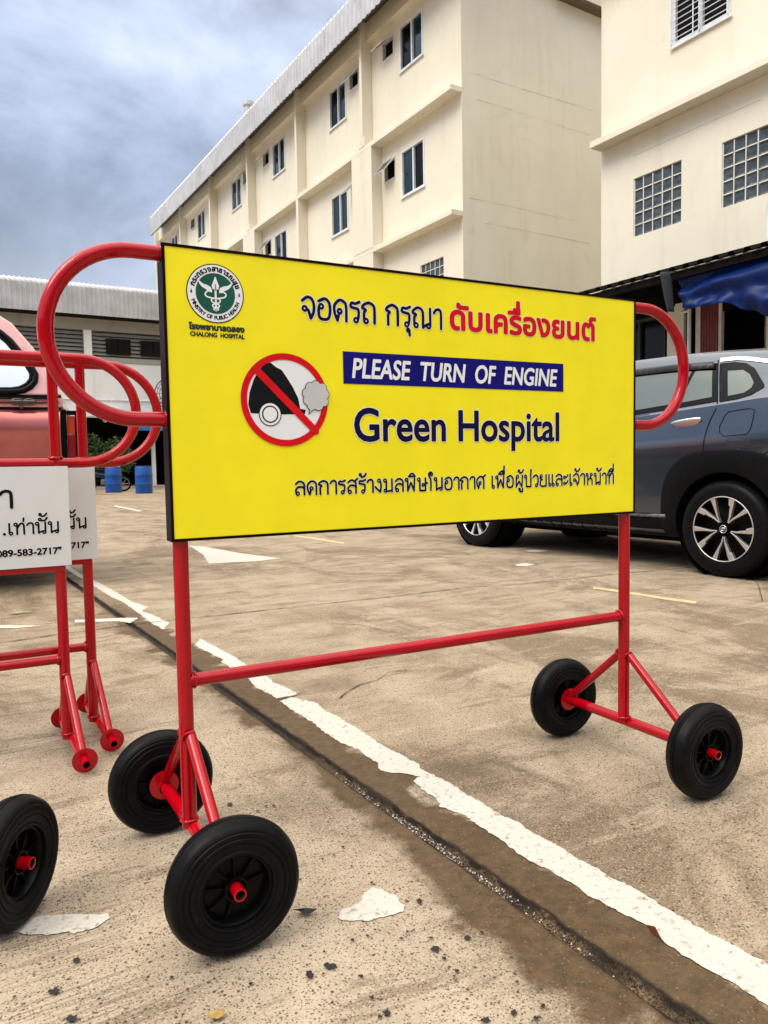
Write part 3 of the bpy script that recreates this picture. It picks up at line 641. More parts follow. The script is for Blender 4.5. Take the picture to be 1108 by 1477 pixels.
def main_barrier():
    t = thing('barrier_sign', 'yellow Thai and English board asking drivers to switch off engines, on red wheeled frame', 'sign', (-0.426, 1.5016, 0), SYAW)
    W, ZB, ZT, Y = 1.2785, 0.7012, 1.2899, 0.022
    for x, xs in ((0.022, -1), (1.261, 1)):
        dxs = (.014, -.003) if xs < 0 else (.016, .009)
        foot(t, x, Y, WR, 0.302 + UP, 0.245, ZT - 0.004 + UP, dxs)
        for s in (-1, 1):
            c = (x + dxs[0 if s < 0 else 1], Y + s * 0.262, WR)
            h = thing('wheel', None, None, (0, 0, 0)); h.parent = t
            wheel_parts(h, c, s)
            f = MB(); f.lathe([(.0, -.0285), (.034, -.0285), (.034, -.0255), (.0, -.0255)], c, (0, s, 0), 32); f.lathe([(.0155, -.05), (.0155, -.0255)], c, (0, s, 0), 20); f.build('flange', M_red, h, smooth=40)
            sb = MB(); stub(sb, c, s, l=.041); sb.build('axle_stub', [M_red, M_hole], h, smooth=40)
        zc, r = (1.2735 + 0.947) / 2, 0.1635
        lp = [(x, Y, zc + r)] + arc(x + xs * 0.075, zc, 0.160, r, 90, 90 - xs * 180, 28, Y) + [(x, Y, zc - r)]
        b = MB(); b.tube(lp, 0.0150, 22); weld(b, (x + xs * .02, Y, zc - r), .0160, (1, 0, 0)); weld(b, (x + xs * .02, Y, zc + r), .0160, (1, 0, 0)); b.build('handle_loop', M_red, t, smooth=40)
    c = MB(); c.tube([(0.022, Y, 0.410), (1.261, Y, 0.410)], 0.0140, 20); weld(c, (.041, Y, .410), .0148, (1, 0, 0)); weld(c, (1.242, Y, .410), .0148, (1, 0, 0)); c.build('crossbar', M_red, t, smooth=40)
    fr = MB(); e = .0058
    for a in ((0, W, ZB, ZB + e), (0, W, ZT - e, ZT), (0, e, ZB + e, ZT - e), (W - e, W, ZB + e, ZT - e)): fr.box(a[0], a[1], -.001, .044, a[2], a[3])
    fr.build('edge_frame', M_edge, t)
    pn = MB(); nx, nz = 40, 20
    x0, x1, z0, z1 = e, W - e, ZB + e, ZT - e; rnd = random.Random(5)
    pts = [(x0 + (x1 - x0) * i / nx, 0.0004, z0 + (z1 - z0) * j / nz) for j in range(nz + 1) for i in range(nx + 1)]
    pn.add(pts, [(j * (nx + 1) + i, j * (nx + 1) + i + 1, (j + 1) * (nx + 1) + i + 1, (j + 1) * (nx + 1) + i) for j in range(nz) for i in range(nx)])
    pn.quad((x0, .012, z0), (x0, .012, z1), (x1, .012, z1), (x1, .012, z0))
    board = pn.build('board', M_yellow, t, fixn=False)
    Y0 = -0.0004
    k = Ink(Y0); k.thai('จอดรถ กรุณา', .289, .649, 1.1665, .0445, .0070, [(.0034, Y0, 1), (0, Y0 - .0003, 0)]); k.build('lettering', [M_navy, M_white], board)
    k = Ink(Y0); T = 'ดับเครืองยนต์'
    f = line_fit(k, T, .671, 1.130, 1.1690, .0425, [(.0040, Y0, 1), (.0030, Y0 - .0003, 0)], ref='บ')
    xr = f(glyphs('ดับเครื')[3]); hh = .0435 / glyphs('บ')[5]
    g = glyphs('่')
    for bold, y, mi in ((.0040, Y0, 1), (.0030, Y0 - .0003, 0)): put(k, '่', lambda x, z: (xr - .006 + (x - g[3]) * hh, 1.1690 + .0640 + (z - g[4]) * hh * .9), bold, y, mi)
    k.build('lettering', [M_redink, M_white], board)
    k = Ink(Y0); k.ngon([(.3865, 1.0295), (1.0195, 1.0305), (1.0195, 1.1025), (.3865, 1.1005)]); bn = k.build('banner', M_blueink, board)
    k = Ink(Y0 - .0008); line_fit(k, 'PLEASE  TURN  OF  ENGINE', .409, .998, 1.0440, .0415, [(.0014, Y0 - .0008, 0)], shear=.16); k.build('lettering', M_white, bn)
    k = Ink(Y0); line_fit(k, 'Green Hospital', .4125, 1.003, .9035, .0715, [(.0040, Y0, 1), (.0022, Y0 - .0003, 0)]); k.build('lettering', [M_navy, M_white], board)
    k = Ink(Y0); k.thai('ลดการสร้างมลพิษในอากาศ เพื่อผู้ป่วยและเจ้าหน้าที่', .264, 1.201, .7865, .0290, .0048, [(.0018, Y0, 1), (0, Y0 - .0003, 0)]); k.build('lettering', [M_ink, M_white], board)
    # round emblem: winged staff with a snake in a green disc, lettered rim
    cx, cz, r = .1045, 1.2002, .0590
    k = Ink(Y0); k.disc(cx, cz, r, 1, 96); k.y = Y0 - .0004; k.disc(cx, cz, r * .965, 0, 96); k.y = Y0 - .0008; k.disc(cx, cz, r * .685, 2, 96)
    ya = Y0 - .0013; k.y = ya
    def U(pts): return [(cx + a * r, cz + b * r) for a, b in pts]
    k.stroke(U([(0, .12), (0, -.50)]), .0042, 0); k.stroke(U([(0, -.50), (0, -.60)]), .002, 0)
    k.ngon(U([(-.10, .14), (-.13, .26), (-.08, .38), (-.05, .46), (0, .58), (.05, .46), (.08, .38), (.13, .26), (.10, .14)]))
    for s in (-1, 1):
        k.ngon(U([(s * .12, .10), (s * .16, .20), (s * .30, .27), (s * .42, .29), (s * .60, .42), (s * .55, .28), (s * .46, .18), (s * .34, .12), (s * .24, .04), (s * .13, .02)]))
    k.y = ya - .0003
    k.stroke(U(crv([(-.28, .06), (-.36, -.03), (-.30, -.13), (0, -.17), (.30, -.11), (.36, .0), (.26, .07)], 6)), .0030, 0)
    k.stroke(U(crv([(.0, -.15), (-.14, -.20), (-.12, -.30), (.10, -.38), (.09, -.46), (-.07, -.51), (-.06, -.56)], 6)), .0028, 0)
    k.stroke(U(crv([(.0, -.15), (.14, -.20), (.12, -.30), (-.10, -.38), (-.09, -.46), (.07, -.51), (.06, -.56)], 6)), .0028, 0)
    k.y = ya - .0006; k.stroke(U([(0, .10), (0, .30)]), .0016, 2)
    ring_text(k, ['ก', 'ร', 'ะ', 'ท', 'ร', 'ว', 'ง', 'สา', 'ธ', 'า', 'ร', 'ณ', 'สุ', 'ข'], cx, cz, r * .745, 166, 16, r * .135, .0007, Y0 - .0009, 1, ref='บ')
    ring_text(k, list('MINISTRY OF PUBLIC HEALTH'), cx, cz, r * .757, 198, 342, r * .122, .0004, Y0 - .0009, 1, flip=True)
    for s in (-1, 1): k.ngon(U([(s * .83, -.08 + .02), (s * .80, 0.0), (s * .83, .10), (s * .87, 0.0)]), 1, Y0 - .0009)
    em = k.build('emblem', [M_white, M_ink, M_greenink], board)
    k = Ink(Y0); line_fit(k, 'โรงพยาบาลฉลอง', .049, .1625, 1.1265, .0085, [(.0011, Y0, 0)], ref='บ'); line_fit(k, 'CHALONG  HOSPITAL', .051, .1625, 1.1130, .0082, [(.0006, Y0 - .0002, 0)]); k.build('lettering', M_darkgreen, board)
    # pictogram: car tail with exhaust cloud, struck through
    cx, cz, r = .2490, .9900, .0985
    k = Ink(Y0); k.disc(cx, cz, r, 0, 96)
    n_ = lambda L_: [(cx + (x - 148) / 115 * r, cz - (y - 178) / 125 * r) for x, y in L_]
    k.y = Y0 - .0004
    k.ngon(n_([(52, 192), (56, 160), (68, 125), (82, 100), (98, 82), (112, 80), (124, 90), (140, 98), (152, 116), (168, 142), (182, 172), (187, 201), (202, 203), (199, 215), (138, 217), (58, 215)]), 1)
    k.y = Y0 - .0008; q = n_([(107, 217)])[0]; k.disc(q[0], q[1], r * .255, 1); k.y = Y0 - .0010; k.disc(q[0], q[1], r * .235, 0); k.y = Y0 - .0012; k.disc(q[0], q[1], r * .185, 1); k.y = Y0 - .0014; k.disc(q[0], q[1], r * .155, 0)
    k.y = Y0 - .0009; k.ring(cx, cz, r * .86, r, 2)
    a, b = n_([(72, 98), (228, 262)]); k.y = Y0 - .0016; k.stroke([a, b], r * .16, 2)
    cl = [(205, 158, 12), (214, 142, 12), (230, 138, 13), (247, 143, 12), (254, 160, 12), (251, 180, 12), (236, 190, 13), (218, 190, 13), (207, 177, 12), (230, 165, 24)]
    for j, (m, g_) in enumerate(((1, 1.6), (3, 0))):
        for i, (x, y, q) in enumerate(cl):
            p = n_([(x, y)])[0]; k.y = Y0 - .0020 - j * .0006; k.disc(p[0], p[1], (q + g_) / 118 * r, m, 28)
        k.y = Y0 - .0020 - j * .0006; k.ngon(n_([(212, 195 - j * 4), (226, 198 - j * 4), (208 + j * 2, 218 - j * 3)] if not j else [(214, 190), (225, 194), (211, 213)]), m)
    k.build('pictogram', [M_white, M_ink, M_redink, M_greyink], board)
    for o in t.children:
        if o.name.split('.')[0] in ('board', 'edge_frame', 'crossbar', 'handle_loop'): o.location.z = UP
main_barrier()

def white_barrier(name, label, org):
    t = thing(name, label, 'sign', org * KS, SYAW, 'red barriers without wheels at the left'); t.scale = (KS, KS, KS)
    W = 1.05; zax = .036
    for x in (0.0, -W):
        zax = .036
        foot(t, x, 0, zax, 0.232, 0.205, 0.885, (.022, .002))
        p = MB(); p.tube([(x, 0, .869), (x, 0, 1.181)], .0148, 20); p.build('upright', M_red, t, smooth=40)
        for s in (-1, 1):
            f = MB(); c = (x + (.024 if s < 0 else .003), s * .215, zax)
            f.lathe([(.0, -.002), (.0345, -.002), (.0345, .0015), (.0, .0015)], c, (0, s, 0), 36); stub(f, c, s, .0125, .040, -.004); f.build('hub_flange', [M_red, M_hole], t, smooth=40)
    zc, r = 1.0252, .1555
    lp = arc(.078, zc, .158, r, 90, -90, 26, 0) + [(-.2, 0, zc - r), (-.6, 0, zc - r)] + arc(-W - .078, zc, .158, r, 270, 90, 26, 0) + [(-.6, 0, zc + r), (-.2, 0, zc + r)]
    b = MB(); b.tube(lp, .0149, 22, True); weld(b, (0, 0, zc - r + .016), .0175); b.build('handle_loop', M_red, t, smooth=40)
    c = MB(); c.tube([(-W, 0, .281), (0, 0, .281)], .0135, 18); weld(c, (-.018, 0, .281), .0152, (1, 0, 0)); c.build('crossbar', M_red, t, smooth=40)
    pb = MB(); pb.box(-W, .012, -.018, .012, .549, .5655); pb.build('panel_rail', M_red, t, bevel=.002)
    pn = MB(); pn.box(-W - .012, .030, -.0235, -.0195, .5660, .8605); bd = pn.build('board', M_panelw, t)
    y = -.0241
    k = Ink(y); k.thai('า', -.156, -.116, .7440, .0470, .0095, [(.0026, y, 1), (0, y - .0003, 0)])
    k.thai('.เท่านั้น', -.152, .003, .6660, .0310, .0058, [(.0026, y, 1), (0, y - .0003, 0)]); k.build('lettering', [M_ink, M_white], bd)
    k = Ink(y); line_fit(k, '089-583-2717"', -.167, .003, .6030, .0180, [(.0026, y, 1), (.0013, y - .0003, 0)], ref='7'); k.build('lettering', [M_ink, M_white], bd)
    return t
F1 = Vector((-0.958, 2.25, 0)) - SD * .016
white_barrier('barrier_sign', 'wheelless red tube barrier with white board, the nearer of two at the left edge', F1)
white_barrier('barrier_sign', 'wheelless red tube barrier half hidden behind another white board barrier', F1 + SD * .091 - SN * .127)

def loose_wheel():
    g = gnd(24, 1338)
    t = thing('cart_wheel', 'black rubber wheel with red hub standing alone at the lower left edge', 'wheel', (g.x - .008, g.y + .012, 0), R(82))
    c = (0, 0, WR); wheel_parts(t, c, -1)
    s = MB(); stub(s, c, -1, l=.041); s.lathe([(.0, -.030), (.034, -.030), (.034, -.027), (.0, -.027)], c, (0, -1, 0), 32); s.build('hub', [M_red, M_hole], t, smooth=40)
loose_wheel()

# ------------------------------------------------------------------ the two hospital blocks (local x into the building, y along the long face away from the camera)
BYAW = 0.5518
def window_unit(root, y0, y1, z0, z1, dep, open_side=None, fw=.055, dark=False):
    """white sliding window: frame with mullion as a part, its two panes below it"""
    f = MB(); X0, X1 = -.018, dep; ym = (y0 + y1) / 2
    for a in ((y0, y1, z0, z0 + fw), (y0, y1, z1 - fw * .8, z1), (y0, y0 + fw, z0 + fw, z1 - fw * .8), (y1 - fw, y1, z0 + fw, z1 - fw * .8)): f.box(X0, X1, *a)
    f.box(X0 + .02, X1 - .01, ym - .03, ym + .03, z0 + fw, z1 - fw * .8)
    f.box(X0 - .035, X0 - .001, y0 - .03, y1 + .03, z0 - .035, z0 + .012)
    w = f.build('window', M_alu, root, bevel=.004)
    for i, (a, b) in enumerate(((y0 + fw, ym - .03), (ym + .03, y1 - fw))):
        p = MB(); x = dep - .045 - .02 * i; p.quad((x, b, z0 + fw), (x, a, z0 + fw), (x, a, z1 - fw * .8), (x, b, z1 - fw * .8))
        p.build('pane', M_glassd if (open_side == i or dark) else M_glass, w, fixn=False)
def awning_window(root, y0, y1, z0, z1, dep, ang):
    f = MB(); fw = .035
    for a in ((y0, y1, z0, z0 + fw), (y0, y1, z1 - fw, z1), (y0, y0 + fw, z0 + fw, z1 - fw), (y1 - fw, y1, z0 + fw, z1 - fw)): f.box(-.012, dep, *a)
    w = f.build('vent_window', M_alu, root)
    b = MB(); b.quad((dep - .01, y1 - fw, z0 + fw), (dep - .01, y0 + fw, z0 + fw), (dep - .01, y0 + fw, z1 - fw), (dep - .01, y1 - fw, z1 - fw)); b.build('pane', M_blackvoid, w, fixn=False)
    s = MB(); h = z1 - z0 - .05; sf = .028; M = Matrix.Translation((-.02, 0, z1 - .02)) @ Matrix.Rotation(R(ang), 4, 'Y')
    for a in ((y0 + .02, y1 - .02, -sf, 0), (y0 + .02, y1 - .02, -h, -h + sf), (y0 + .02, y0 + .02 + sf, -h + sf, -sf), (y1 - .02 - sf, y1 - .02, -h + sf, -sf)): s.box(-.012, .012, *a, 0, M)
    s.box(-.003, .003, y0 + .045, y1 - .045, -h + sf, -sf, 1, M); s.build('sash', [M_alu, M_glass], w)
def glass_blocks(root, y0, y1, z0, z1, nx, nz, dep):
    m = MB(); m.quad((dep, y1, z0), (dep, y0, z0), (dep, y0, z1), (dep, y1, z1)); j = .018
    dy, dz = (y1 - y0) / nx, (z1 - z0) / nz
    for i in range(nx + 1): m.box(dep - .03, dep - .002, y0 + i * dy - (j / 2 if 0 < i < nx else (0 if i == 0 else j)), y0 + i * dy + (j / 2 if 0 < i < nx else (j if i == 0 else 0)), z0, z1)
    for k in range(nz + 1):
        for i in range(nx):
            m.box(dep - .0295, dep - .003, y0 + i * dy + j, y0 + (i + 1) * dy - j, z0 + k * dz - (0 if k == 0 else j / 2), z0 + k * dz + (0 if k == nz else j / 2))
    w = m.build('glass_block_window', M_mortar, root)
    b = MB()
    for i in range(nx):
        for k in range(nz):
            a0, a1, c0, c1 = y0 + i * dy + j * .55, y0 + (i + 1) * dy - j * .55, z0 + k * dz + j * .55, z0 + (k + 1) * dz - j * .55; x = dep - .022; q = .035
            vs = [(x, a0, c0), (x, a1, c0), (x, a1, c1), (x, a0, c1), (x + .016, a0 + q, c0 + q), (x + .016, a1 - q, c0 + q), (x + .016, a1 - q, c1 - q), (x + .016, a0 + q, c1 - q)]
            b.add(vs, [(0, 1, 5, 4), (1, 2, 6, 5), (2, 3, 7, 6), (3, 0, 4, 7), (4, 5, 6, 7)])
    b.build('block', M_glassblock, w)

def rib_sheet(mb, y0, y1, pitch, prof, mi=0, hgt=.028):
    """trapezoid ribs running along a profile of (x, z) points; y is across the ribs"""
    ys = []; y = y0
    while y < y1 - 1e-6:
        for t, r in ((0, 0), (.52, 0), (.62, 1), (.90, 1)):
            if y + t * pitch <= y1: ys.append((y + t * pitch, r))
        y += pitch
    ys.append((y1, 0)); n = len(ys); vs = []
    for i, (px, pz) in enumerate(prof):
        a = prof[max(i - 1, 0)]; b = prof[min(i + 1, len(prof) - 1)]; tx, tz = b[0] - a[0], b[1] - a[1]; l = math.hypot(tx, tz); nx, nz = -tz / l, tx / l
        vs += [(px + nx * r * hgt, yy, pz + nz * r * hgt) for yy, r in ys]
    fs = [(i * n + k, i * n + k + 1, (i + 1) * n + k + 1, (i + 1) * n + k) for i in range(len(prof) - 1) for k in range(n - 1)]
    mb.add(vs, fs, mi)

def main_block():
    t = thing('hospital_building', 'long cream four storey block with grey metal eaves behind the yellow board', 'building', (2.1124, 19.4, 0), BYAW)
    L, XA = 26.95, -.354
    cols = [4.37, 8.87, 13.40, 17.90, 22.40]
    holes = []; mains = []; smalls = []
    for i, c in enumerate([0.0] + cols):
        near = c; far = c + 4.45
        if i % 2 == 0: m, s = (near + 1.64, near + 2.77), (near + 3.08, near + 3.69)
        else: m, s = (near + 1.50, near + 2.62), (near + .70, near + 1.28)
        mains.append((m[0], m[1], 11.74, 12.96)); smalls.append((s[0], s[1], 12.42, 12.96))
        mains.append((m[0], m[1], 8.33, 9.60)); smalls.append((s[0], s[1], 9.02, 9.62))
    gb = [(.84, 1.91, 5.19, 6.28), (5.90, 6.97, 5.19, 6.28), (9.9, 10.97, 5.19, 6.28)]
    holes = [h for h in mains + smalls + gb if h[1] < L]
    w = MB(); wall_with_holes(w, 0, 0, L, 0, 13.95, holes, .11)
    w.quad((0, 0, 0), (9, 0, 0), (9, 0, 13.95), (0, 0, 13.95)); w.quad((0, L, 0), (0, L, 13.95), (9, L, 13.95), (9, L, 0)); w.quad((9, 0, 0), (9, L, 0), (9, L, 13.95), (9, 0, 13.95))
    w.quad((0, 0, 13.95), (9, 0, 13.95), (9, L, 13.95), (0, L, 13.95)); w.build('wall', M_cream, t, fixn=False)
    for zt, a in ((7.065, 0), (10.085, 0), (4.03, 0)):
        b = MB(); b.box(XA, -.002, -.0, L, zt, zt + .125); b.box(XA + .012, -.004, .006, L - .01, zt + .125, zt + .140); b.build('ledge', M_cream, t, bevel=.008)
    lowL = [(3.83, 5.0), (8.79, 8.96), (12.79, 14.0), (17.78, 17.96), (21.8, 23.0)]
    for i, c in enumerate(cols):
        p = MB(); p.box(XA, -.003, c - .07, c + .07, 10.226, 13.80)
        a, b_ = lowL[i]
        for z0, z1 in ((7.205, 10.084), (4.17, 7.064), (0, 4.029)): p.box(XA, -.003, a, b_, z0, z1)
        if i % 2 == 0: p.box(XA, -.005, c - .18, c - .07, 10.227, 10.50); p.box(XA, -.005, c + .07, c + .18, 10.227, 10.42)
        p.build('pilaster', M_cream, t, bevel=.006)
    p = MB(); p.box(XA, -.003, L - .2, L, 0, 4.029); p.build('pilaster', M_cream, t); p = MB(); p.box(XA, -.003, L - .14, L - .004, 10.226, 13.8); p.build('pilaster', M_cream, t)
    edges = [0.0] + [c for c in cols] + [L]
    for i in range(len(edges) - 1):
        y0 = edges[i] + (.072 if i else .0); y1 = edges[i + 1] - .072
        b = MB(); b.box(-.17, -.002, y0, y1, 13.27, 13.80); b.build('eave_beam', M_cream, t, bevel=.006)
    for h in mains:
        if h[1] < L: window_unit(t, *h, .11, open_side=random.choice([0, 1, None]))
    for k, h in enumerate(smalls):
        if h[1] < L: awning_window(t, *h, .11, random.choice([40, 52, 34, 47]) if k not in (8, 9) else 4)
    for g in gb: glass_blocks(t, *g, 5, 5, .06)
    r = MB(); XF = -.80
    rib_sheet(r, -.95, 26.15, .245, [(XF, 13.27), (XF, 14.16), (XF + .05, 14.235), (XF + .14, 14.275), (3.6, 15.0)])
    rf = r.build('roof_sheet', M_tin, t, fixn=False)
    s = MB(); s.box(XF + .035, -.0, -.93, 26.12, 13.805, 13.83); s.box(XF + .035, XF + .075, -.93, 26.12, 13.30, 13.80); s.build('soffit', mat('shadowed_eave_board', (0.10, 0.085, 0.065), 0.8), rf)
    g = MB(); g.box(3.2, 9.2, -.34, -.004, 13.31, 13.46); g.box(0, 9, -.30, -.006, 13.463, 14.3); g.build('gable_ledge', M_cream2, t)
    gl = MB(); gl.box(3.2, 9.2, -.32, -.008, 13.262, 13.307); gl.build('ledge_underside', mat('brown_underside', (0.15, 0.105, 0.07), 0.7), t)  # brown strip along the underside of the gable ledge
    v = MB(); v.lathe([(.17, 14.2), (.17, 15.05), (.23, 15.06), (.23, 15.2), (.0, 15.3)], (XF + .6, 13.4, 0), (0, 0, 1), 20); v.build('roof_vent', M_tin, t, smooth=40)
    rnd = random.Random(2)
    for z, a, b_ in ((10.63, .25, 4.7), (10.02, .5, 4.6), (7.55, .2, 4.1), (7.0, .7, 4.7)):
        cr = MB(); x = a; dz = 0; top, bot = [], []
        while x < b_:
            h = rnd.choice([.0012, .003, .0045]); top.append((x, -.0035, z + dz + h)); bot.append((x, -.0035, z + dz - h)); x += rnd.uniform(.08, .25); dz += rnd.uniform(-.006, .006)
        n = len(top); cr.add(top + bot, [(i, i + 1, n + i + 1, n + i) for i in range(n - 1)]); cr.build('plaster_crack', mat('crack_brown', (0.40, 0.33, 0.21), 0.9), t)
main_block()

def second_block():
    O = (4.494, 15.582, 0)
    t = thing('hospital_building', 'pale cream block with glass block windows above the blue tarp at the right', 'building', O, BYAW)
    L = -13.0
    gb = [(-1.885, -.81, 5.17, 6.27), (-3.765, -2.69, 5.17, 6.27), (-6.6, -5.5, 5.17, 6.27)]
    win = [(-2.83, -1.67, 8.30, 9.62), (-6.2, -5.1, 8.30, 9.62)]
    w = MB(); wall_with_holes(w, 0, L, 0, 0, 14, gb + win, .11)
    w.quad((0, 0, 0), (0, 0, 14), (8, 0, 14), (8, 0, 0)); w.quad((0, L, 0), (8, L, 0), (8, L, 14), (0, L, 14)); w.quad((8, L, 0), (8, 0, 0), (8, 0, 14), (8, L, 14)); w.quad((0, L, 14), (8, L, 14), (8, 0, 14), (0, 0, 14))
    w.build('wall', M_cream2, t, fixn=False)
    for z, x in ((7.06, -.33), (10.32, -.33)):
        b = MB(); b.box(x, -.002, L, 0, z, z + .115); b.box(x + .01, -.004, L, -.006, z + .115, z + .128); b.build('ledge', M_cream2, t, bevel=.008)
    for g in gb: glass_blocks(t, *g, 5, 5, .05)
    for h in win:
        window_unit(t, *h, .11, fw=.075, dark=True)
        g = MB(); y0, y1, z0, z1 = h
        for y in (y0 + .02, (y0 + y1) / 2 - .02, (y0 + y1) / 2 + .1, y1 - .02): g.tube([(-.075, y, z0 + .02), (-.075, y, z1)], .011, 8)
        z = z0 + .10
        while z < z1: g.tube([(-.075, y0 + .02, z), (-.075, y1 - .02, z)], .0075, 8); z += .105
        for y in (y0 + .02, (y0 + y1) / 2, y1 - .02): g.tube([(-.075, y, z0 + .03), (.0, y, z0 + .03)], .012, 8)
        g.build('security_grille', M_alu, t, smooth=50)
    p = MB(); p.tube([(-.06, -3.60, 0), (-.06, -3.60, 5.02)], .05, 14); p.build('downpipe', M_alu, t, smooth=40)
    cr = MB(); cr.quad((-.003, -.8, 6.706), (-.003, -3.4, 6.703), (-.003, -3.4, 6.709), (-.003, -.8, 6.712))
    cr.build('plaster_crack', mat('crack_brown', (0.40, 0.33, 0.21), 0.9), t, fixn=False)
    # lean-to built against the ground floor
    s = thing('lean_to_shed', 'dark lean-to with corrugated roof and red door behind the grey car', 'shed', O, BYAW)
    X = -1.0
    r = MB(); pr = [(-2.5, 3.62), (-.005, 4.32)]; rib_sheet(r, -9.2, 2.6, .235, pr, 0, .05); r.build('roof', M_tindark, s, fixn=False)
    b = MB()
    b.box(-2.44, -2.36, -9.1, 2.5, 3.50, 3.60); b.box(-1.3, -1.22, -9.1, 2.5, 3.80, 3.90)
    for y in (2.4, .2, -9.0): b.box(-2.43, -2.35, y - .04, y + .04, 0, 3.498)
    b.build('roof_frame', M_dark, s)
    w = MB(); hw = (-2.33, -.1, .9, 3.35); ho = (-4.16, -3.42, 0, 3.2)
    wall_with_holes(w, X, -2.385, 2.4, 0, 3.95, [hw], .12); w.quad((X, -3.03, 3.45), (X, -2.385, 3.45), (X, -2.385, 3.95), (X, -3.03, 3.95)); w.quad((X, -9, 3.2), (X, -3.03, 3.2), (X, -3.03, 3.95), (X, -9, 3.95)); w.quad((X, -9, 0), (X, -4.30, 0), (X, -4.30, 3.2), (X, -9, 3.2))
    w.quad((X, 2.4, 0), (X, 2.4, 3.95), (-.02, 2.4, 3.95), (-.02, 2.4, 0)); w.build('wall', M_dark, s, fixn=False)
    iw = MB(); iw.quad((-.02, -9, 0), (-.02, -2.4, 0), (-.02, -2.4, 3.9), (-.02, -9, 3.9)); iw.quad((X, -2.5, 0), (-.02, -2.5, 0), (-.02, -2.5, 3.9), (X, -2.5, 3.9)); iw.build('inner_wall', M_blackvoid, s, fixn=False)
    g = MB(); y0, y1, z0, z1 = hw
    for q in range(5): y = y0 + (y1 - y0) * q / 4; g.box(X + .01, X + .06, y - .025 * (q > 0), y + .025 * (q < 4), z0, z1)
    for z in (z0, 1.75, 2.55, z1 - .05): g.box(X + .012, X + .055, y0, y1, z, z + .05)
    wd = g.build('window', mat('dark_green_frame', (0.03, 0.045, 0.04), 0.5), s)
    p = MB(); p.quad((X + .08, y1, z0), (X + .08, y0, z0), (X + .08, y0, z1), (X + .08, y1, z1)); p.build('pane', M_glassd, wd, fixn=False)
    c = MB(); c.box(X - .02, X + .02, -2.56, -2.39, 0, 3.44); c.box(X - .05, X + .02, -2.74, -2.57, 0, 3.47); c.build('column', M_cream2, s, bevel=.004)
    c = MB(); c.tube([(X - .09, -2.875, 0), (X - .09, -2.875, 3.6)], .032, 12); c.tube([(X - .09, -2.875, 3.30), (X - .09, -2.72, 3.30)], .022, 10); c.build('pipe', M_alu, s, smooth=40)
    c = MB(); c.box(X - .03, X + .04, -3.04, -2.95, 0, 3.40); c.box(X - .03, X + .04, -3.42, -3.37, 0, 3.42); c.build('door_jamb', mat('grey_white_paint', (0.62, 0.61, 0.57), 0.6, dirt=(0.25, 0.22, 0.18)), s)
    d = MB(); d.box(X - .02, X + .02, -3.366, -3.045, .02, 3.40)
    for k in range(7): y = -3.35 + k * .05; d.box(X - .026, X - .019, y, y + .036, .06, 3.36)
    d.build('door', mat('dark_red_door', (0.16, 0.014, 0.016), 0.5, 0, 0, 0.25, 3), s)
    j = MB(); j.box(X - .03, X + .04, -4.30, -4.17, 0, 3.19); j.build('column', M_cream2, s)
second_block()

def tarp():
    t = thing('tarpaulin', 'blue plastic tarpaulin sagging from the lean-to roof edge', 'tarp', (4.494, 15.582, 0), BYAW)
    rnd = random.Random(6); nu, nv = 90, 34; vs = []
    prof = [(-3.55, 3.06), (-3.80, 3.02), (-4.0, 3.03), (-4.2, 3.02), (-4.42, 3.00), (-4.75, 2.86), (-5.1, 2.70), (-5.8, 2.55), (-6.8, 2.7), (-8.2, 2.9)]
    def low(y):
        for (a, za), (b, zb) in zip(prof[:-1], prof[1:]):
            if b <= y <= a: f = (a - y) / (a - b); f = f * f * (3 - 2 * f); return za + (zb - za) * f
        return prof[-1][1]
    for j in range(nv + 1):
        v = j / nv
        for i in range(nu + 1):
            u = i / nu; y = -3.58 - u * 4.6; top = 3.585; zl = low(y)
            if u < .09: y += .18 * v * (1 - u / .09) * -1.0 + .0
            z = top + (zl - top) * v
            sag = .10 * math.sin(v * math.pi) * (0.6 + .4 * math.sin(y * 2.1))
            fold = .022 * math.sin(y * 9 + v * 4.2 + 1.3 * math.sin(y * 3)) * v + .035 * math.sin(y * 21 - v * 7) * v * v + .03 * math.sin((y * .9 + v * 1.8) * 5.5) * v
            swag = .05 * math.sin((v * 1.35 - (y + 3.58) * .34) * 9.0) * math.sin(v * math.pi)
            vs.append((-2.30 - sag - fold - swag - .12 * v, y, z + .006 * math.sin(y * 11) * v))
    n = nu + 1; mb = MB(); mb.add(vs, [(j * n + i, j * n + i + 1, (j + 1) * n + i + 1, (j + 1) * n + i) for j in range(nv) for i in range(nu)])
    o = mb.build('sheet', mat('blue_tarpaulin', (0.0015, 0.015, 0.10), 0.40, 0, 0, 0.2, 3, 0.12, 9, spec=0.18), t, smooth=60, fixn=False)
    md = o.modifiers.new('solid', 'SOLIDIFY'); md.thickness = .004
    g = MB(); vs = []
    for j in range(13):
        v = j / 12
        for i in range(9): u = i / 8; vs.append((-2.52 - .10 * math.sin(u * 3.1 + v) * (1 - .5 * v), -3.44 - .17 * u * (1 - .75 * v) - .16 * v, 3.60 - .58 * v))
    g.add(vs, [(j * 9 + i, j * 9 + i + 1, (j + 1) * 9 + i + 1, (j + 1) * 9 + i) for j in range(12) for i in range(8)])
    o = g.build('rolled_end', mat('grey_tarp_back', (0.035, 0.037, 0.042), 0.5, spec=0.1), t, smooth=60, fixn=False)
    md = o.modifiers.new('solid', 'SOLIDIFY'); md.thickness = .006
tarp()

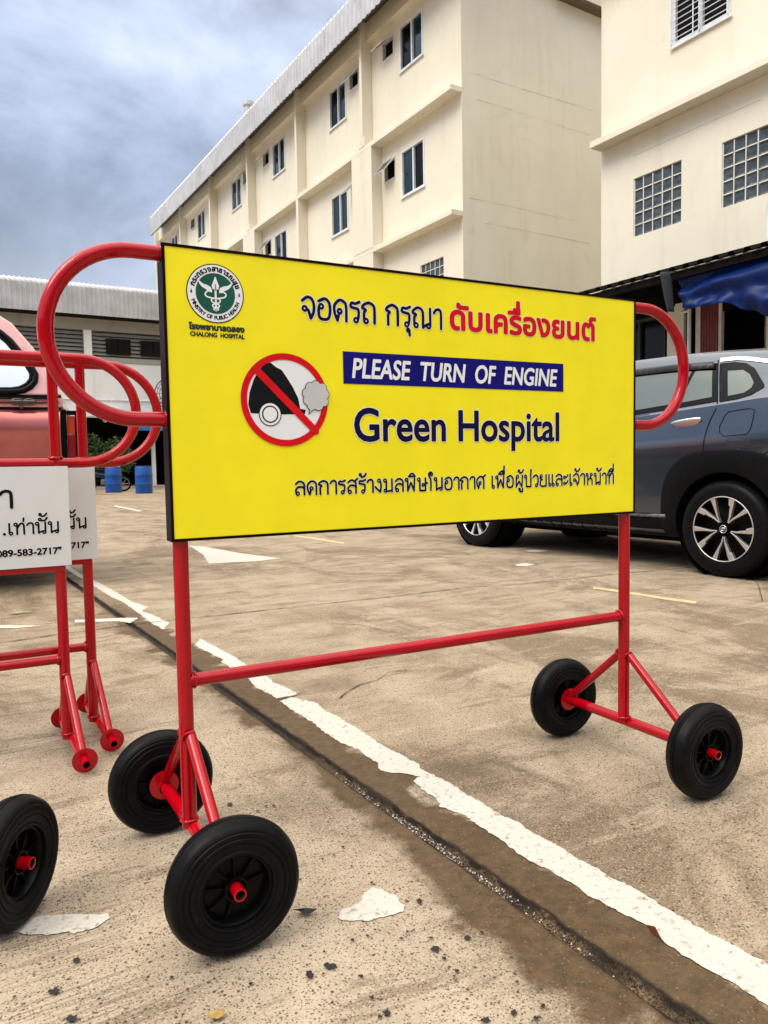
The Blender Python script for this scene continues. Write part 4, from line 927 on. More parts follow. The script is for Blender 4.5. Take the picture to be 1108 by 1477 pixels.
# ------------------------------------------------------------------ workshop building far left
WO = at_depth(200, 690, 34.0); WO = Vector((WO.x, WO.y, 0)); WYAW = 0.528
def workshop():
    K = 34.0 / 30.0
    H = lambda z: CAMH + (z - CAMH) * K
    t = thing('workshop_building', 'low grey building with rounded corrugated roof and louvred upper wall far left', 'building', WO, WYAW)
    x0, x1 = -14.0, 3.4
    M_grey = plaster('grey_painted_wall', (0.36, 0.355, 0.33), (0.20, 0.18, 0.15), 9.0); M_wh = plaster('white_painted_wall', (0.86, 0.87, 0.88), (0.55, 0.52, 0.47), 12.0)
    r = MB(); zf, zt = H(6.62), H(7.62)
    prof = [(.0, zf), (.0, zt)] + [(.0 + .35 * (1 - math.cos(R(a))), zt + .22 * math.sin(R(a))) for a in (20, 45, 70, 90)] + [(6, zt + .9)]
    m2 = MB(); rib_sheet(m2, x0, x1, .19, [(p[0], p[1]) for p in prof], 0, .03)
    vs = [(v[1], v[0] - .75, v[2]) for v in m2.v]; m3 = MB(); m3.add(vs, m2.f); rf = m3.build('roof_sheet', M_tin, t, fixn=False)
    g = MB(); g.box(x0, x1, -.70, -.02, zf - .02, zf + .05); g.build('eave_board', M_tindark, rf)
    w = MB(); zb = H(6.17)
    w.box(x0, x1, -.05, .6, zb, zf - .022); w.build('lintel', M_grey, t)
    ps = (-1.85 * K, -6.2, -10.6, 2.6)
    for p in ps: q = MB(); q.box(p, p + .32, -.09, .4, H(2.9), zb - .002); q.build('pier', M_wh if p < 2 else M_grey, t)
    lo = H(5.17)
    l = MB()
    z = zb - .06
    while z > lo: l.box(x0, x1, .02, .05, z - .145, z - .02, 0, None); z -= .17
    # tilt the slats
    lv = MB()
    z = zb - .06
    while z > lo:
        lv.add([(x0, .02, z - .14), (x1, .02, z - .14), (x1, .12, z), (x0, .12, z), (x0, .026, z - .146), (x1, .026, z - .146), (x1, .126, z - .006), (x0, .126, z - .006)], [(0, 1, 2, 3), (7, 6, 5, 4), (0, 4, 5, 1), (3, 2, 6, 7)]); z -= .17
    lv.build('louvre', mat('grey_louvre', (0.27, 0.255, 0.235), 0.6), t)
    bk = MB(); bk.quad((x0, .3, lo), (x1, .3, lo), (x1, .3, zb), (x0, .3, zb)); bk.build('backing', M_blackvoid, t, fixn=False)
    for a, b in ((-1.04, -.12), (.26, 1.25), (1.5, 2.1)):
        a *= K; b *= K; f = MB(); f.box(a, b, -.03, .012, H(5.30), H(5.90)); o = f.build('window', M_glassd, t)
        f = MB(); f.box((a + b) / 2 - .03, (a + b) / 2 + .03, -.05, -.031, H(5.30), H(5.90)); f.build('frame', M_dark, o)
    s = MB(); s.box(x0, x1, -.08, .5, H(4.98), H(5.165)); s.build('sill_band', M_grey, t)
    u = MB(); u.box(x0, x1, -.04, .5, H(2.85), H(4.975)); u.build('upper_wall', M_wh, t)
    c = MB(); c.tube([(x0, -.07, H(3.55)), (x1, -.07, H(3.52))], .03, 8); c.tube([(-2.2, -.07, H(2.9)), (-2.2, -.07, H(3.53))], .03, 8); c.build('conduit', M_alu, t)
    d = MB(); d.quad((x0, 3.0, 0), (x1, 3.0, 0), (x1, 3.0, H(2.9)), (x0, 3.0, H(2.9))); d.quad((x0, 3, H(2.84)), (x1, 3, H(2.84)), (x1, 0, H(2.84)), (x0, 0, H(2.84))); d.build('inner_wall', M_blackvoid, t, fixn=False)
    for p in (.62, -4.0, -8.3): q = MB(); q.box(p, p + .16, -.05, .12, 0, H(2.848)); q.build('column', M_wh, t)
    q = MB(); q.box(1.2, 3.4, -.02, .06, 0, H(2.5)); q.build('shutter', M_tindark, t)
    p = MB(); p.box(x0, x1, -1.4, 3.2, .0, .09); p.build('plinth', mat('old_plinth_concrete', (0.34, 0.31, 0.27), 0.85), t)
    return t
workshop()
def wpt(u, out, z): # point in the workshop frame
    return WO + Vector((math.cos(WYAW), math.sin(WYAW), 0)) * u + Vector((math.sin(WYAW), -math.cos(WYAW), 0)) * out + Vector((0, 0, z))

def barrel(px, pyb, Y, label):
    g = at_depth(px, pyb, Y); t = thing('plastic_drum', label, 'barrel', (g.x, g.y, 0), 0.3, 'blue drums by the workshop')
    m = mat('blue_drum_plastic', (0.003, 0.065, 0.30), 0.4, 0, 0, 0.15, 4, dirt=(0.10, 0.14, 0.2), dscale=3)
    b = MB(); b.lathe([(0, 0), (.26, 0), (.285, .03), (.288, .28), (.296, .30), (.296, .33), (.288, .35), (.288, .60), (.296, .62), (.296, .65), (.288, .67), (.283, .88), (.26, .92), (.265, .945), (.24, .95), (.235, .92), (0, .915)], (0, 0, 0), (0, 0, 1), 28); b.build('drum_body', m, t, smooth=35)
    c = MB(); c.lathe([(.03, .916), (.03, .94), (0, .94)], (.13, 0, 0), (0, 0, 1), 12); c.lathe([(.03, .916), (.03, .94), (0, .94)], (-.13, 0, 0), (0, 0, 1), 12); c.build('bung_cap', M_ink, t)
barrel(164, 705, 27.6, 'blue plastic drum beside the parked motorcycle, left of the pair')
barrel(208, 709, 26.2, 'blue plastic drum at the right of the pair, near the white column')

# ------------------------------------------------------------------ parked grey car (local x forward from the rear axle, y to its left, z up)
CAR_O = Vector((3.161, 5.823, 0)); CAR_YAW = math.atan2(0.84955, -0.52751) + 0.018
M_car = None
def car_paint():
    m, nt, N, L, b = new_mat('blue_grey_car_paint')
    tc = N.new('ShaderNodeTexCoord').outputs['Object']
    n = tex_noise(N, L, tc, 900, 2, 0.5)
    c = cmix(N, L, vramp(N, L, n, 0.35, 0.65), (0.040, 0.054, 0.075), (0.066, 0.086, 0.118)); L.new(c, b.inputs['Base Color'])
    b.inputs['Metallic'].default_value = 0.75; b.inputs['Roughness'].default_value = 0.22; b.inputs['Coat Weight'].default_value = 1.0; b.inputs['Coat Roughness'].default_value = 0.03
    return m
ST = [ # x, z bottom, z belt, z top, half width low, belt, roof
 (-.90, .48, .80, .93, .66, .62, .54), (-.85, .38, .96, 1.08, .79, .74, .66), (-.74, .33, 1.13, 1.24, .86, .80, .68), (-.55, .27, 1.25, 1.44, .895, .82, .655),
 (-.30, .25, 1.27, 1.60, .905, .835, .66), (0, .25, 1.25, 1.650, .91, .84, .675), (.7, .25, 1.205, 1.685, .905, .835, .68), (1.4, .25, 1.165, 1.675, .905, .835, .68),
 (1.85, .25, 1.13, 1.57, .905, .835, .65), (2.25, .25, 1.09, 1.36, .905, .83, .68), (2.62, .25, 1.05, 1.12, .905, .83, .70), (3.05, .26, .98, 1.05, .89, .80, .68), (3.36, .29, .86, .97, .83, .74, .62), (3.52, .40, .74, .84, .68, .62, .52)]
def st_at(x):
    x = max(ST[0][0], min(ST[-1][0], x))
    for i in range(len(ST) - 1):
        if ST[i][0] <= x <= ST[i + 1][0]:
            p0, p1, p2, p3 = ST[max(i - 1, 0)], ST[i], ST[i + 1], ST[min(i + 2, len(ST) - 1)]; u = (x - p1[0]) / (p2[0] - p1[0])
            out = []
            for k in range(1, 7):
                m1 = (p2[k] - p0[k]) / max(p2[0] - p0[0], 1e-6) * (p2[0] - p1[0]); m2 = (p3[k] - p1[k]) / max(p3[0] - p1[0], 1e-6) * (p2[0] - p1[0])
                out.append((2 * u ** 3 - 3 * u * u + 1) * p1[k] + (u ** 3 - 2 * u * u + u) * m1 + (-2 * u ** 3 + 3 * u * u) * p2[k] + (u ** 3 - u * u) * m2)
            return out
def section(x):
    zb, zl, zt, wl, wb, wr = st_at(x); h = zl - zb
    return [(0, zb), (wl * .86, zb), (wl * .955, zb + h * .05), (wl * .975, zb + h * .16), (wl * .985, zb + h * .34), (wl * .992, zb + h * .50), (wl * 1.0, zb + h * .66), (wl * 1.006, zb + h * .745), (wl * .990, zb + h * .80), (wl * .965, zb + h * .90), (wb * 1.018, zl - .012), (wb, zl), (wb + (wr - wb) * .5, zl + (zt - .05 - zl) * .52), (wr, zt - .055 - .02 * (zt - zl)), (wr - .05, zt - .022), (wr - .15, zt - .008), (wr * .45, zt), (0, zt + .004)]
def yside(x, z):
    s = section(x)[1:15]
    for (ya, za), (yb, zb) in zip(s[:-1], s[1:]):
        if za <= z <= zb and zb > za: return ya + (yb - ya) * (z - za) / (zb - za)
    return s[-1][0] if z > s[-1][1] else s[0][0]
def car_patch(poly, off, side=1, dens=.06):
    """part of the body skin inside an (x, z) outline, moved outwards by off"""
    pts = []; n = len(poly)
    for i in range(n):
        a, b_ = poly[i], poly[(i + 1) % n]; k = max(1, int(math.hypot(b_[0] - a[0], b_[1] - a[1]) / dens))
        pts += [(a[0] + (b_[0] - a[0]) * q / k, a[1] + (b_[1] - a[1]) * q / k) for q in range(k)]
    b = bmesh.new(); f = b.faces.new([b.verts.new((p[0], 0, p[1])) for p in pts]); bmesh.ops.triangulate(b, faces=[f])
    xs = [p[0] for p in pts]; zs = [p[1] for p in pts]
    for ax, lo, hi in ((0, min(xs), max(xs)), (2, min(zs), max(zs))):
        q = lo + dens
        while q < hi - .01:
            co = Vector((0, 0, 0)); co[ax] = q; no = Vector((0, 0, 0)); no[ax] = 1
            bmesh.ops.bisect_plane(b, geom=b.verts[:] + b.edges[:] + b.faces[:], plane_co=co, plane_no=no); q += dens
    vs = []
    b.verts.ensure_lookup_table()
    for i, v in enumerate(b.verts): v.index = i; vs.append((v.co.x, side * (yside(v.co.x, v.co.z) + off), v.co.z))
    fs = [tuple(v.index for v in f.verts) for f in b.faces]; b.free()
    return vs, fs
def tumble(p):
    x, z = p
    for _ in range(4):
        y = yside(x, z); g_ = .93 - y; x = p[0] + .64 * g_; z = .85 + (p[1] - .85) * (1 + .095 * g_)
    return (x, z)
def car_part(name, polys, off, m, t, side=1, solid=0.0):
    mb = MB()
    if name not in ('sill_cladding', 'sill_trim', 'tail_lamp', 'headlight'): polys = [[tumble(q) for q in p] for p in polys]
    for p in polys: mb.add(*car_patch(p, off, side))
    o = mb.build(name, m, t, smooth=40)
    want = side; me = o.data
    if sum(p.normal.y * p.area for p in me.polygons) * want < 0: me.flip_normals()
    if solid: md = o.modifiers.new('solid', 'SOLIDIFY'); md.thickness = solid; md.offset = -1
    return o
def strip(path, w):
    L1, L2 = [], []
    for i, p in enumerate(path):
        a = path[max(i - 1, 0)]; b = path[min(i + 1, len(path) - 1)]; dx, dz = b[0] - a[0], b[1] - a[1]; l = math.hypot(dx, dz); n = (-dz / l * w / 2, dx / l * w / 2)
        L1.append((p[0] + n[0], p[1] + n[1])); L2.append((p[0] - n[0], p[1] - n[1]))
    return [[L1[i], L1[i + 1], L2[i + 1], L2[i]] for i in range(len(path) - 1)]

def car_wheel(t, x, side):
    c = Vector((x, side * .80, .348)); w = thing('wheel', None, None); w.parent = t
    ax = (0, side, 0); RT = .348
    p = [(.232, .09), (.245, .108), (.285, .113), (.315, .108), (.333, .094), (.342, .072)]
    for q in (.05, .018, -.018, -.05): p += [(RT, q + .014), (RT, q + .004), (RT - .008, q + .003), (RT - .008, q - .003), (RT, q - .004), (RT, q - .014)]
    p += [(.342, -.072), (.333, -.094), (.30, -.112), (.232, -.09)]
    MB().lathe(p, c, ax, 80).build('tyre', M_blackrub, w, smooth=30)
    r = MB(); r.lathe([(.236, .102), (.232, .106), (.227, .104), (.222, .09), (.216, .03), (.214, -.08)], c, ax, 72); r.lathe([(.214, .022), (0, .022)], c, ax, 40)
    r.build('rim', M_blackpl, w, smooth=40)
    s = MB(); Ms = mat('machined_alloy', (0.68, 0.66, 0.64), 0.28, 0.85, 0, 0.05, 30)
    s.lathe([(.236, .1035), (.2345, .108), (.2285, .1085), (.2265, .104)], c, ax, 72)
    u0 = Vector((1, 0, 0)); v0 = Vector((0, 0, 1))
    P = lambda r_, a, h: c + u0 * (math.cos(a) * r_) + v0 * (math.sin(a) * r_) + Vector((0, side * h, 0))
    for k in range(5):
        a0 = R(270 + 72 * k)
        for sg in (1, -1):
            # outline of one arm from the inner V to the rim, in polar (radius, angle offset)
            q = [(.052, .10), (.10, .19), (.15, .285), (.200, .335), (.229, .355), (.229, .19), (.195, .185), (.15, .165), (.105, .085), (.060, .0)]
            if sg < 0: q = [(.052, .10), (.10, .20), (.145, .30), (.172, .318), (.176, .39), (.229, .43), (.229, .235), (.198, .20), (.15, .165), (.105, .085), (.060, .0)]
            top = [P(r_, a0 + sg * a, .088 + .016 * (r_ / .229)) for r_, a in q]
            s.prism(top, (0, -side * .030, 0))
    s.build('spokes', Ms, w, bevel=.0025)
    h = MB(); h.lathe([(0, .094), (.026, .094), (.030, .090), (.031, .06)], c, ax, 32)
    for k in range(5): a = R(306 + 72 * k); h.lathe([(.0, .062), (.009, .062), (.010, .02)], P(.058, a, 0), ax, 10)
    h.build('hub_cap', M_blackpl, w, smooth=40)
    e = MB()
    def ell(rx, rz, cz, wd):
        pts = [c + Vector((math.cos(2 * math.pi * i / 30) * rx, side * .0955, cz + math.sin(2 * math.pi * i / 30) * rz)) for i in range(30)]; e.tube(pts, wd, 6, True)
    ell(.0265, .0265, 0, .0022); ell(.017, .012, 0, .0016); ell(.0055, .012, 0, .0014); ell(.012, .0045, .0075, .0014)
    e.build('emblem', Ms, w)

def grey_car():
    global M_car
    M_car = car_paint()
    t = thing('parked_car', 'blue grey compact SUV with alloy wheels parked behind the yellow board', 'car', CAR_O * KS, CAR_YAW); t.scale = (KS, KS, KS)
    xs = [-.90, -.88, -.85, -.80]; x = -.74
    while x < 3.5: xs.append(x); x += .06
    xs += [3.5, 3.52]
    secs = [section(x) for x in xs]; n = len(secs[0]); full = []
    for x, s in zip(xs, secs): full.append([(x, y, z) for y, z in s] + [(x, -y, z) for y, z in reversed(s[1:-1])])
    m = len(full[0]); vs = [v for r in full for v in r]; fs = [(i * m + k, i * m + (k + 1) % m, (i + 1) * m + (k + 1) % m, (i + 1) * m + k) for i in range(len(full) - 1) for k in range(m)]
    fs += [tuple(range(m)), tuple((len(full) - 1) * m + k for k in range(m - 1, -1, -1))]
    b = MB(); b.add(vs, fs); body = b.build('body', M_car, t, smooth=32)
    cut = MB()
    for x in (0, 2.72):
        for sd in (1, -1): cut.lathe([(0, .55), (.395, .55), (.395, 1.2), (0, 1.2)], (x, 0, .36), (0, sd, 0), 48)
    co = cut.build('cutter', M_blackpl, t); md = body.modifiers.new('arches', 'BOOLEAN'); md.operation = 'DIFFERENCE'; md.object = co; md.solver = 'EXACT'
    bpy.context.view_layer.update(); ev = body.evaluated_get(bpy.context.evaluated_depsgraph_get()); nm = bpy.data.meshes.new_from_object(ev)
    body.modifiers.clear(); old = body.data; body.data = nm; nm.name = 'body'; bpy.data.objects.remove(co)
    for x in (0, 2.72):
        for sd in (1, -1): wl = MB(); wl.lathe([(.393, .868), (.393, .562), (0, .562)], (x, 0, .36), (0, sd, 0), 40); wl.build('wheel_well', mat('black_wheel_well', (0.003, 0.003, 0.003), 0.9, spec=0.05), t, fixn=False)
    ub = MB(); ub.box(-.7, 3.3, -.55, .55, .19, .26); ub.box(.45, 1.2, -.3, .1, .15, .19); ub.build('underbody', mat('black_wheel_well', (0.003, 0.003, 0.003), 0.9, spec=0.05), t)
    for x in (0, 2.72):
        for sd in (1, -1): car_wheel(t, x, sd)
    Mcl = mat('dark_arch_cladding', (0.0045, 0.0045, 0.005), 0.5, 0, 0, 0.2, 20, spec=0.08)
    Mtrim = mat('gloss_black_trim', (0.004, 0.004, 0.005), 0.15, 0, 0, spec=0.15)
    Mchrome = mat('chrome', (0.78, 0.79, 0.80), 0.08, 1.0, 0, 0.02)
    Mgl = mat('car_window_glass', (0.16, 0.185, 0.165), 0.02, 0.55, 0, 0.05, 2)
    for sd in (1, -1):
        for xc in (0, 2.72):
            inn = [(xc + math.cos(R(a)) * .392, .36 + math.sin(R(a)) * .392) for a in range(-15, 196, 5)]
            out = []
            for a in range(-15, 196, 5):
                ca, sa = math.cos(R(a)), math.sin(R(a)); rr = ((abs(ca) / .525) ** 3 + (max(sa, 0) / .548) ** 3) ** (-1 / 3); rr = min(rr, .60); out.append((xc + ca * rr, .36 + sa * rr))
            ac = MB(); rows = []
            for (ix, iz), (ox, oz) in zip(inn, out):
                row = []
                for q, off in ((0, -.06), (0.0, .012), (.06, .018), (.5, .017), (.93, .015), (1.0, .010), (1.0, -.004)):
                    px, pz = ix + (ox - ix) * q, max(iz + (oz - iz) * q, .262); row.append((px, sd * (yside(px, pz) + off), pz))
                rows.append(row)
            k = len(rows[0]); ac.add([v for r in rows for v in r], [(i * k + j, i * k + j + 1, (i + 1) * k + j + 1, (i + 1) * k + j) for i in range(len(rows) - 1) for j in range(k - 1)])
            ac.build('arch_cladding', Mcl, t, smooth=45)
        car_part('sill_cladding', [[(.50, .262), (2.14, .262), (2.14, .40), (.50, .415)]], .012, Mcl, t, sd, .02)
        car_part('sill_trim', [[(.47, .405), (2.16, .40), (2.16, .418), (.47, .432)]], .016, mat('grey_trim', (0.09, 0.095, 0.10), 0.4), t, sd, .006)
        # side glass: black surround, panes, visor and bright strip
        car_part('window_surround', [[(.035, 1.258), (.035, 1.535), (.35, 1.553), (.8, 1.562), (1.45, 1.548), (1.78, 1.49), (2.30, 1.19), (2.22, 1.118), (1.45, 1.155), (.73, 1.207)]], .004, Mtrim, t, sd)
        car_part('window_surround', [[(.018, 1.252), (.018, 1.530), (-.10, 1.527), (-.19, 1.508), (-.25, 1.465), (-.318, 1.345), (-.315, 1.325), (-.22, 1.282), (-.12, 1.262)]], .004, Mtrim, t, sd)
        car_part('quarter_pane', [[(-.050, 1.288), (-.048, 1.468), (-.165, 1.462), (-.215, 1.425), (-.243, 1.365), (-.225, 1.330), (-.17, 1.300)]], .006, Mgl, t, sd)
        car_part('door_pane', [[(.075, 1.292), (.075, 1.485), (.215, 1.495), (.345, 1.268)], [(.375, 1.268), (.245, 1.500), (.60, 1.510), (1.02, 1.515), (1.02, 1.225)], [(1.12, 1.218), (1.12, 1.513), (1.42, 1.505), (1.70, 1.455), (2.08, 1.225), (2.05, 1.165), (1.6, 1.185)]], .006, Mgl, t, sd)
        car_part('window_visor', [[(.052, 1.500), (.052, 1.548), (.40, 1.566), (1.0, 1.573), (1.0, 1.522), (.45, 1.518)]], .022, mat('smoked_visor', (0.03, 0.03, 0.034), 0.3, 0, 0, spec=0.3), t, sd, .003)
        car_part('bright_strip', strip([(.012, 1.556), (-.12, 1.553), (-.22, 1.535), (-.38, 1.497)], .026), .006, Mchrome, t, sd)
        car_part('door_gap', strip([(.033, 1.56), (.033, 1.25), (.045, 1.20), (.085, 1.13), (.115, 1.06), (.135, .98), (.145, .90)], .008) + strip([(1.07, 1.17), (1.07, .90), (1.05, .44)], .008) + strip([(-.40, 1.16), (-.50, 1.02), (-.36, .90), (-.27, .84)], .006), .0025, M_ink, t, sd)
        fl = [(-.03, 1.155), (-.055, 1.175), (-.21, 1.188), (-.245, 1.175), (-.238, 1.13), (-.215, 1.04), (-.185, 1.012), (-.02, 1.005), (.012, 1.03), (.015, 1.075), (-.03, 1.155)]
        car_part('fuel_flap', strip(fl, .006), .0025, M_ink, t, sd)
        # door handle: cup and bar
        y = yside(.31, 1.125); hd = MB()
        hd.prism([(0.445, sd * (y - .004), 1.118), (0.425, sd * (y - .004), 1.128), (0.200, sd * (y - .004), 1.142), (0.188, sd * (y - .004), 1.135), (0.215, sd * (y - .004), 1.105), (0.280, sd * (y - .004), 1.088), (0.390, sd * (y - .004), 1.092)], (0, sd * .012, 0))
        hd.tube([(0.430, sd * (y + .014), 1.121), (0.390, sd * (y + .030), 1.127), (0.310, sd * (y + .034), 1.134), (0.230, sd * (y + .030), 1.140), (0.192, sd * (y + .014), 1.143)], [.010, .011, .012, .011, .009], 12)
        hd.build('door_handle', Mchrome, t, smooth=50)
        mr = MB(); mr.lathe([(0, -.10), (.05, -.09), (.075, -.03), (.08, .04), (.06, .08), (0, .09)], (1.95, sd * 1.0, 1.16), (0, 1, .1), 20); mr.build('door_mirror', M_car, t, smooth=60)
        car_part('tail_lamp', [[(-.86, .93), (-.70, 1.06), (-.52, 1.10), (-.56, 1.0), (-.72, .92)]], .006, mat('red_lamp_lens', (0.35, 0.01, 0.012), 0.1, 0, 0.5), t, sd)
        car_part('headlight', [[(3.10, .86), (3.40, .78), (3.44, .72), (3.30, .70), (3.08, .78)]], .006, Mchrome, t, sd)
    g = MB(); ps = []
    for x in (1.88, 2.2, 2.55): 
        zb, zl, zt, wl, wb, wr = st_at(x); ps.append([(x, y, zt + .008) for y in (-wr * .8, 0, wr * .8)])
    g.add([v for r in ps for v in r], [(0, 1, 4, 3), (1, 2, 5, 4), (3, 4, 7, 6), (4, 5, 8, 7)]); g.build('windscreen', Mgl, t)
    g = MB(); ps = []
    for x in (-.36, -.52, -.68):
        zb, zl, zt, wl, wb, wr = st_at(x); ps.append([(x, y, zt + .008) for y in (-wr * .8, 0, wr * .8)])
    g.add([v for r in ps for v in r], [(0, 1, 4, 3), (1, 2, 5, 4), (3, 4, 7, 6), (4, 5, 8, 7)]); g.build('rear_window', Mgl, t)
grey_car()

# ------------------------------------------------------------------ faded red pickup with canopy (local x to its rear, y away from the camera)
def pickup():
    t = thing('pickup_truck', 'faded red pickup with pale pink canopy and black rubber window seal at the left edge', 'pickup', (-2.161 * KS, 5.30 * KS, 0), 0.36); t.scale = (KS, KS, KS)
    Mr = mat('faded_red_paint', (0.50, 0.14, 0.13), 0.24, 0.6, 0.5, 0.12, 4, 0.03, 50, dirt=(0.16, 0.04, 0.035), dscale=3, damt=0.4)
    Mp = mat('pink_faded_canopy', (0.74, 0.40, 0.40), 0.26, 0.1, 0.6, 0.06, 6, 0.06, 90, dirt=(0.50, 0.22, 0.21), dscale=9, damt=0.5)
    Mlip = mat('dull_dark_red_lip', (0.16, 0.03, 0.028), 0.4)
    Wd = 1.62; XR = -.085; XF = -1.75
    sec = [(.16, .40), (.12, .44), (.10, .60), (.085, .80), (.052, .92), (.018, 1.02), (.0, 1.10), (.0, 1.15), (.010, 1.20), (.026, 1.24), (.045, 1.262), (.062, 1.272)]
    def shell(x0, x1, s, m, name, cap=True):
        xs = [x0 + (x1 - x0) * i / 8 for i in range(9)]; full = [[(x, y, z) for y, z in s] + [(x, Wd - y, z) for y, z in reversed(s)] for x in xs]; k = len(full[0])
        b = MB(); b.add([v for r in full for v in r], [(i * k + q, i * k + (q + 1) % k, (i + 1) * k + (q + 1) % k, (i + 1) * k + q) for i in range(8) for q in range(k)] + [tuple(range(k)), tuple(8 * k + q for q in range(k))])
        return b.build(name, m, t, smooth=35)
    bed = shell(XF, XR, sec, Mr, 'bed')
    lip = MB(); lip.box(XF, XR + .01, .050, Wd - .050, 1.2725, 1.284); lip.build('bed_rim', M_ink, t)
    # canopy: skirt, two rubber bands, leaning sides, sloped rear edge
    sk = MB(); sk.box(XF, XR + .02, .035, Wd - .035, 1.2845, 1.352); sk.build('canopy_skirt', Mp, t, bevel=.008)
    bd = MB(); bd.tube([(XF, .030, 1.318), (-.20, .030, 1.318), (-.14, .030, 1.326), (-.09, .030, 1.322)], .012, 10); bd.build('skirt_moulding', Mlip, t, smooth=50)
    b2 = MB(); b2.box(XF, XR + .01, .030, Wd - .03, 1.3525, 1.366); b2.tube([(XF, .026, 1.344), (-.17, .026, 1.344), (-.10, .030, 1.332)], .006, 8); b2.build('rubber_seal', M_blackrub, t)
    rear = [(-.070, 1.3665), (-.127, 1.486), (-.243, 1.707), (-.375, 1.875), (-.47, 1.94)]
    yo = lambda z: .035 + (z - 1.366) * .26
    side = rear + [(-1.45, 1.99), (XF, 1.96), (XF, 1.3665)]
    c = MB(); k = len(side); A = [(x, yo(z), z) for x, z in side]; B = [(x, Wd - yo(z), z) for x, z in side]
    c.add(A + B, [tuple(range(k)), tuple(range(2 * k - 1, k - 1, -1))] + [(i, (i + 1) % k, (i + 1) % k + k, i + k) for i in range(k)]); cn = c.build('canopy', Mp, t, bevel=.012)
    out = [(-.60, 1.845), (-.446, 1.803), (-.385, 1.745), (-.333, 1.673), (-.265, 1.575), (-.232, 1.510), (-.236, 1.465), (-.265, 1.425), (-.310, 1.398), (-.36, 1.388), (-.46, 1.385), (-1.35, 1.385), (-1.45, 1.43), (-1.45, 1.80), (-1.38, 1.86)]
    cx, cz = -.85, 1.60
    pth = [(x, yo(z) - .004, z) for x, z in out]
    rb = MB(); rb.tube(pth, .021, 12, True); rb.tube([(cx + (x - cx) * .955, yo(cz + (z - cz) * .91) - .004, cz + (z - cz) * .91) for x, z in out], .013, 10, True); wnd = rb.build('window', M_blackrub, t, smooth=60)
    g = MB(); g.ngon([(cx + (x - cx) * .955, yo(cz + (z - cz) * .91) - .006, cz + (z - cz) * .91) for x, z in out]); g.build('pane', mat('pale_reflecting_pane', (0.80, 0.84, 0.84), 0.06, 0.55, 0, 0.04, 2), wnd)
    # clamp
    cl = MB()
    for dx in (-.038, .038): cl.tube([(-.313 + dx + math.cos(a) * .034, .006, 1.318 + math.sin(a) * .020) for a in [2 * math.pi * i / 16 for i in range(16)]], .0058, 8, True)
    cl.tube([(-.32, .004, 1.345), (-.316, .000, 1.315), (-.305, .004, 1.300), (-.296, .004, 1.318), (-.298, .006, 1.340)], .005, 8); cl.tube([(-.325 + math.cos(a) * .012, .010, 1.283 + math.sin(a) * .010) for a in [2 * math.pi * i / 12 for i in range(12)]], .0035, 8, True); cl.tube([(-.39, .014, 1.318), (-.24, .014, 1.318)], .018, 10)
    cl.build('clamp', mat('dark_clamp_metal', (0.10, 0.08, 0.075), 0.3, 0.8), t, smooth=50)
    # tail lamp in a black frame, tailgate
    tg = MB(); tg.box(XR + .001, XR + .03, .07, Wd - .07, .55, 1.26); tg.build('tailgate', Mr, t, bevel=.01)
    tl = MB(); tl.box(XR + .004, XR + .040, .0, .05, .885, 1.268); tl.box(XR + .041, XR + .115, .02, .075, 1.232, 1.262); tl.box(XR + .041, XR + .115, .02, .075, .885, .905); tl.box(XR + .095, XR + .115, .02, .075, .905, 1.232); l_ = tl.build('tail_lamp', M_blackpl, t, bevel=.004)
    for z0, z1, m in ((1.10, 1.225, mat('orange_red_lens', (0.55, 0.05, 0.02), 0.12, 0, 0.4)), (.91, 1.095, mat('red_lens', (0.28, 0.008, 0.010), 0.12, 0, 0.4))): q = MB(); q.box(XR + .042, XR + .094, .03, .07, z0, z1); q.build('lens', m, l_, bevel=.004)
    bp = MB(); bp.tube([(XR + .08, .05, .50), (XR + .10, Wd / 2, .50), (XR + .08, Wd - .05, .50)], .045, 12); bp.build('bumper', M_blackpl, t, smooth=50)
    # cab and bonnet, out of the picture to the left
    cab = [(XF - .02, 1.27), (XF - .02, .40), (XF - 3.0, .40), (XF - 3.05, .95), (XF - 1.75, 1.08), (XF - 1.25, 1.66), (XF - .85, 1.73), (XF - .15, 1.70)]
    c = MB(); k = len(cab); A = [(x, .03 + max(0, z - 1.1) * .2, z) for x, z in cab]; B = [(x, Wd - .03 - max(0, z - 1.1) * .2, z) for x, z in cab]; c.add(A + B, [tuple(range(k)), tuple(range(2 * k - 1, k - 1, -1))] + [(i, (i + 1) % k, (i + 1) % k + k, i + k) for i in range(k)]); c.build('cab', Mr, t, bevel=.02)
    for y, s in ((.03, -1), (Wd - .03, 1)):
        q = MB(); q.prism([(x, y + s * .005 - s * max(0, z - 1.1) * .2, z) for x, z in ((XF - .15, 1.13), (XF - 1.45, 1.13), (XF - 1.15, 1.60), (XF - .2, 1.62))], (0, s * .006, 0)); q.build('cab_window', M_glassd, t)
    for x in (-.98, XF - 2.2):
        for y, s in ((.10, -1), (Wd - .10, 1)):
            w = thing('wheel', None, None); w.parent = t; c = (x, y, .33)
            MB().lathe([(.19, .09), (.25, .1), (.31, .09), (.33, .06), (.33, -.06), (.31, -.09), (.19, -.09)], c, (0, s, 0), 40).build('tyre', M_blackrub, w, smooth=35)
            MB().lathe([(.19, .08), (.17, .05), (.06, .06), (.05, .08), (0, .08)], c, (0, s, 0), 30).build('rim', M_alu, w, smooth=35)
    u = MB(); u.box(XF - 2.9, XR, .2, Wd - .2, .28, .42); u.build('chassis', M_ink, t)
pickup()

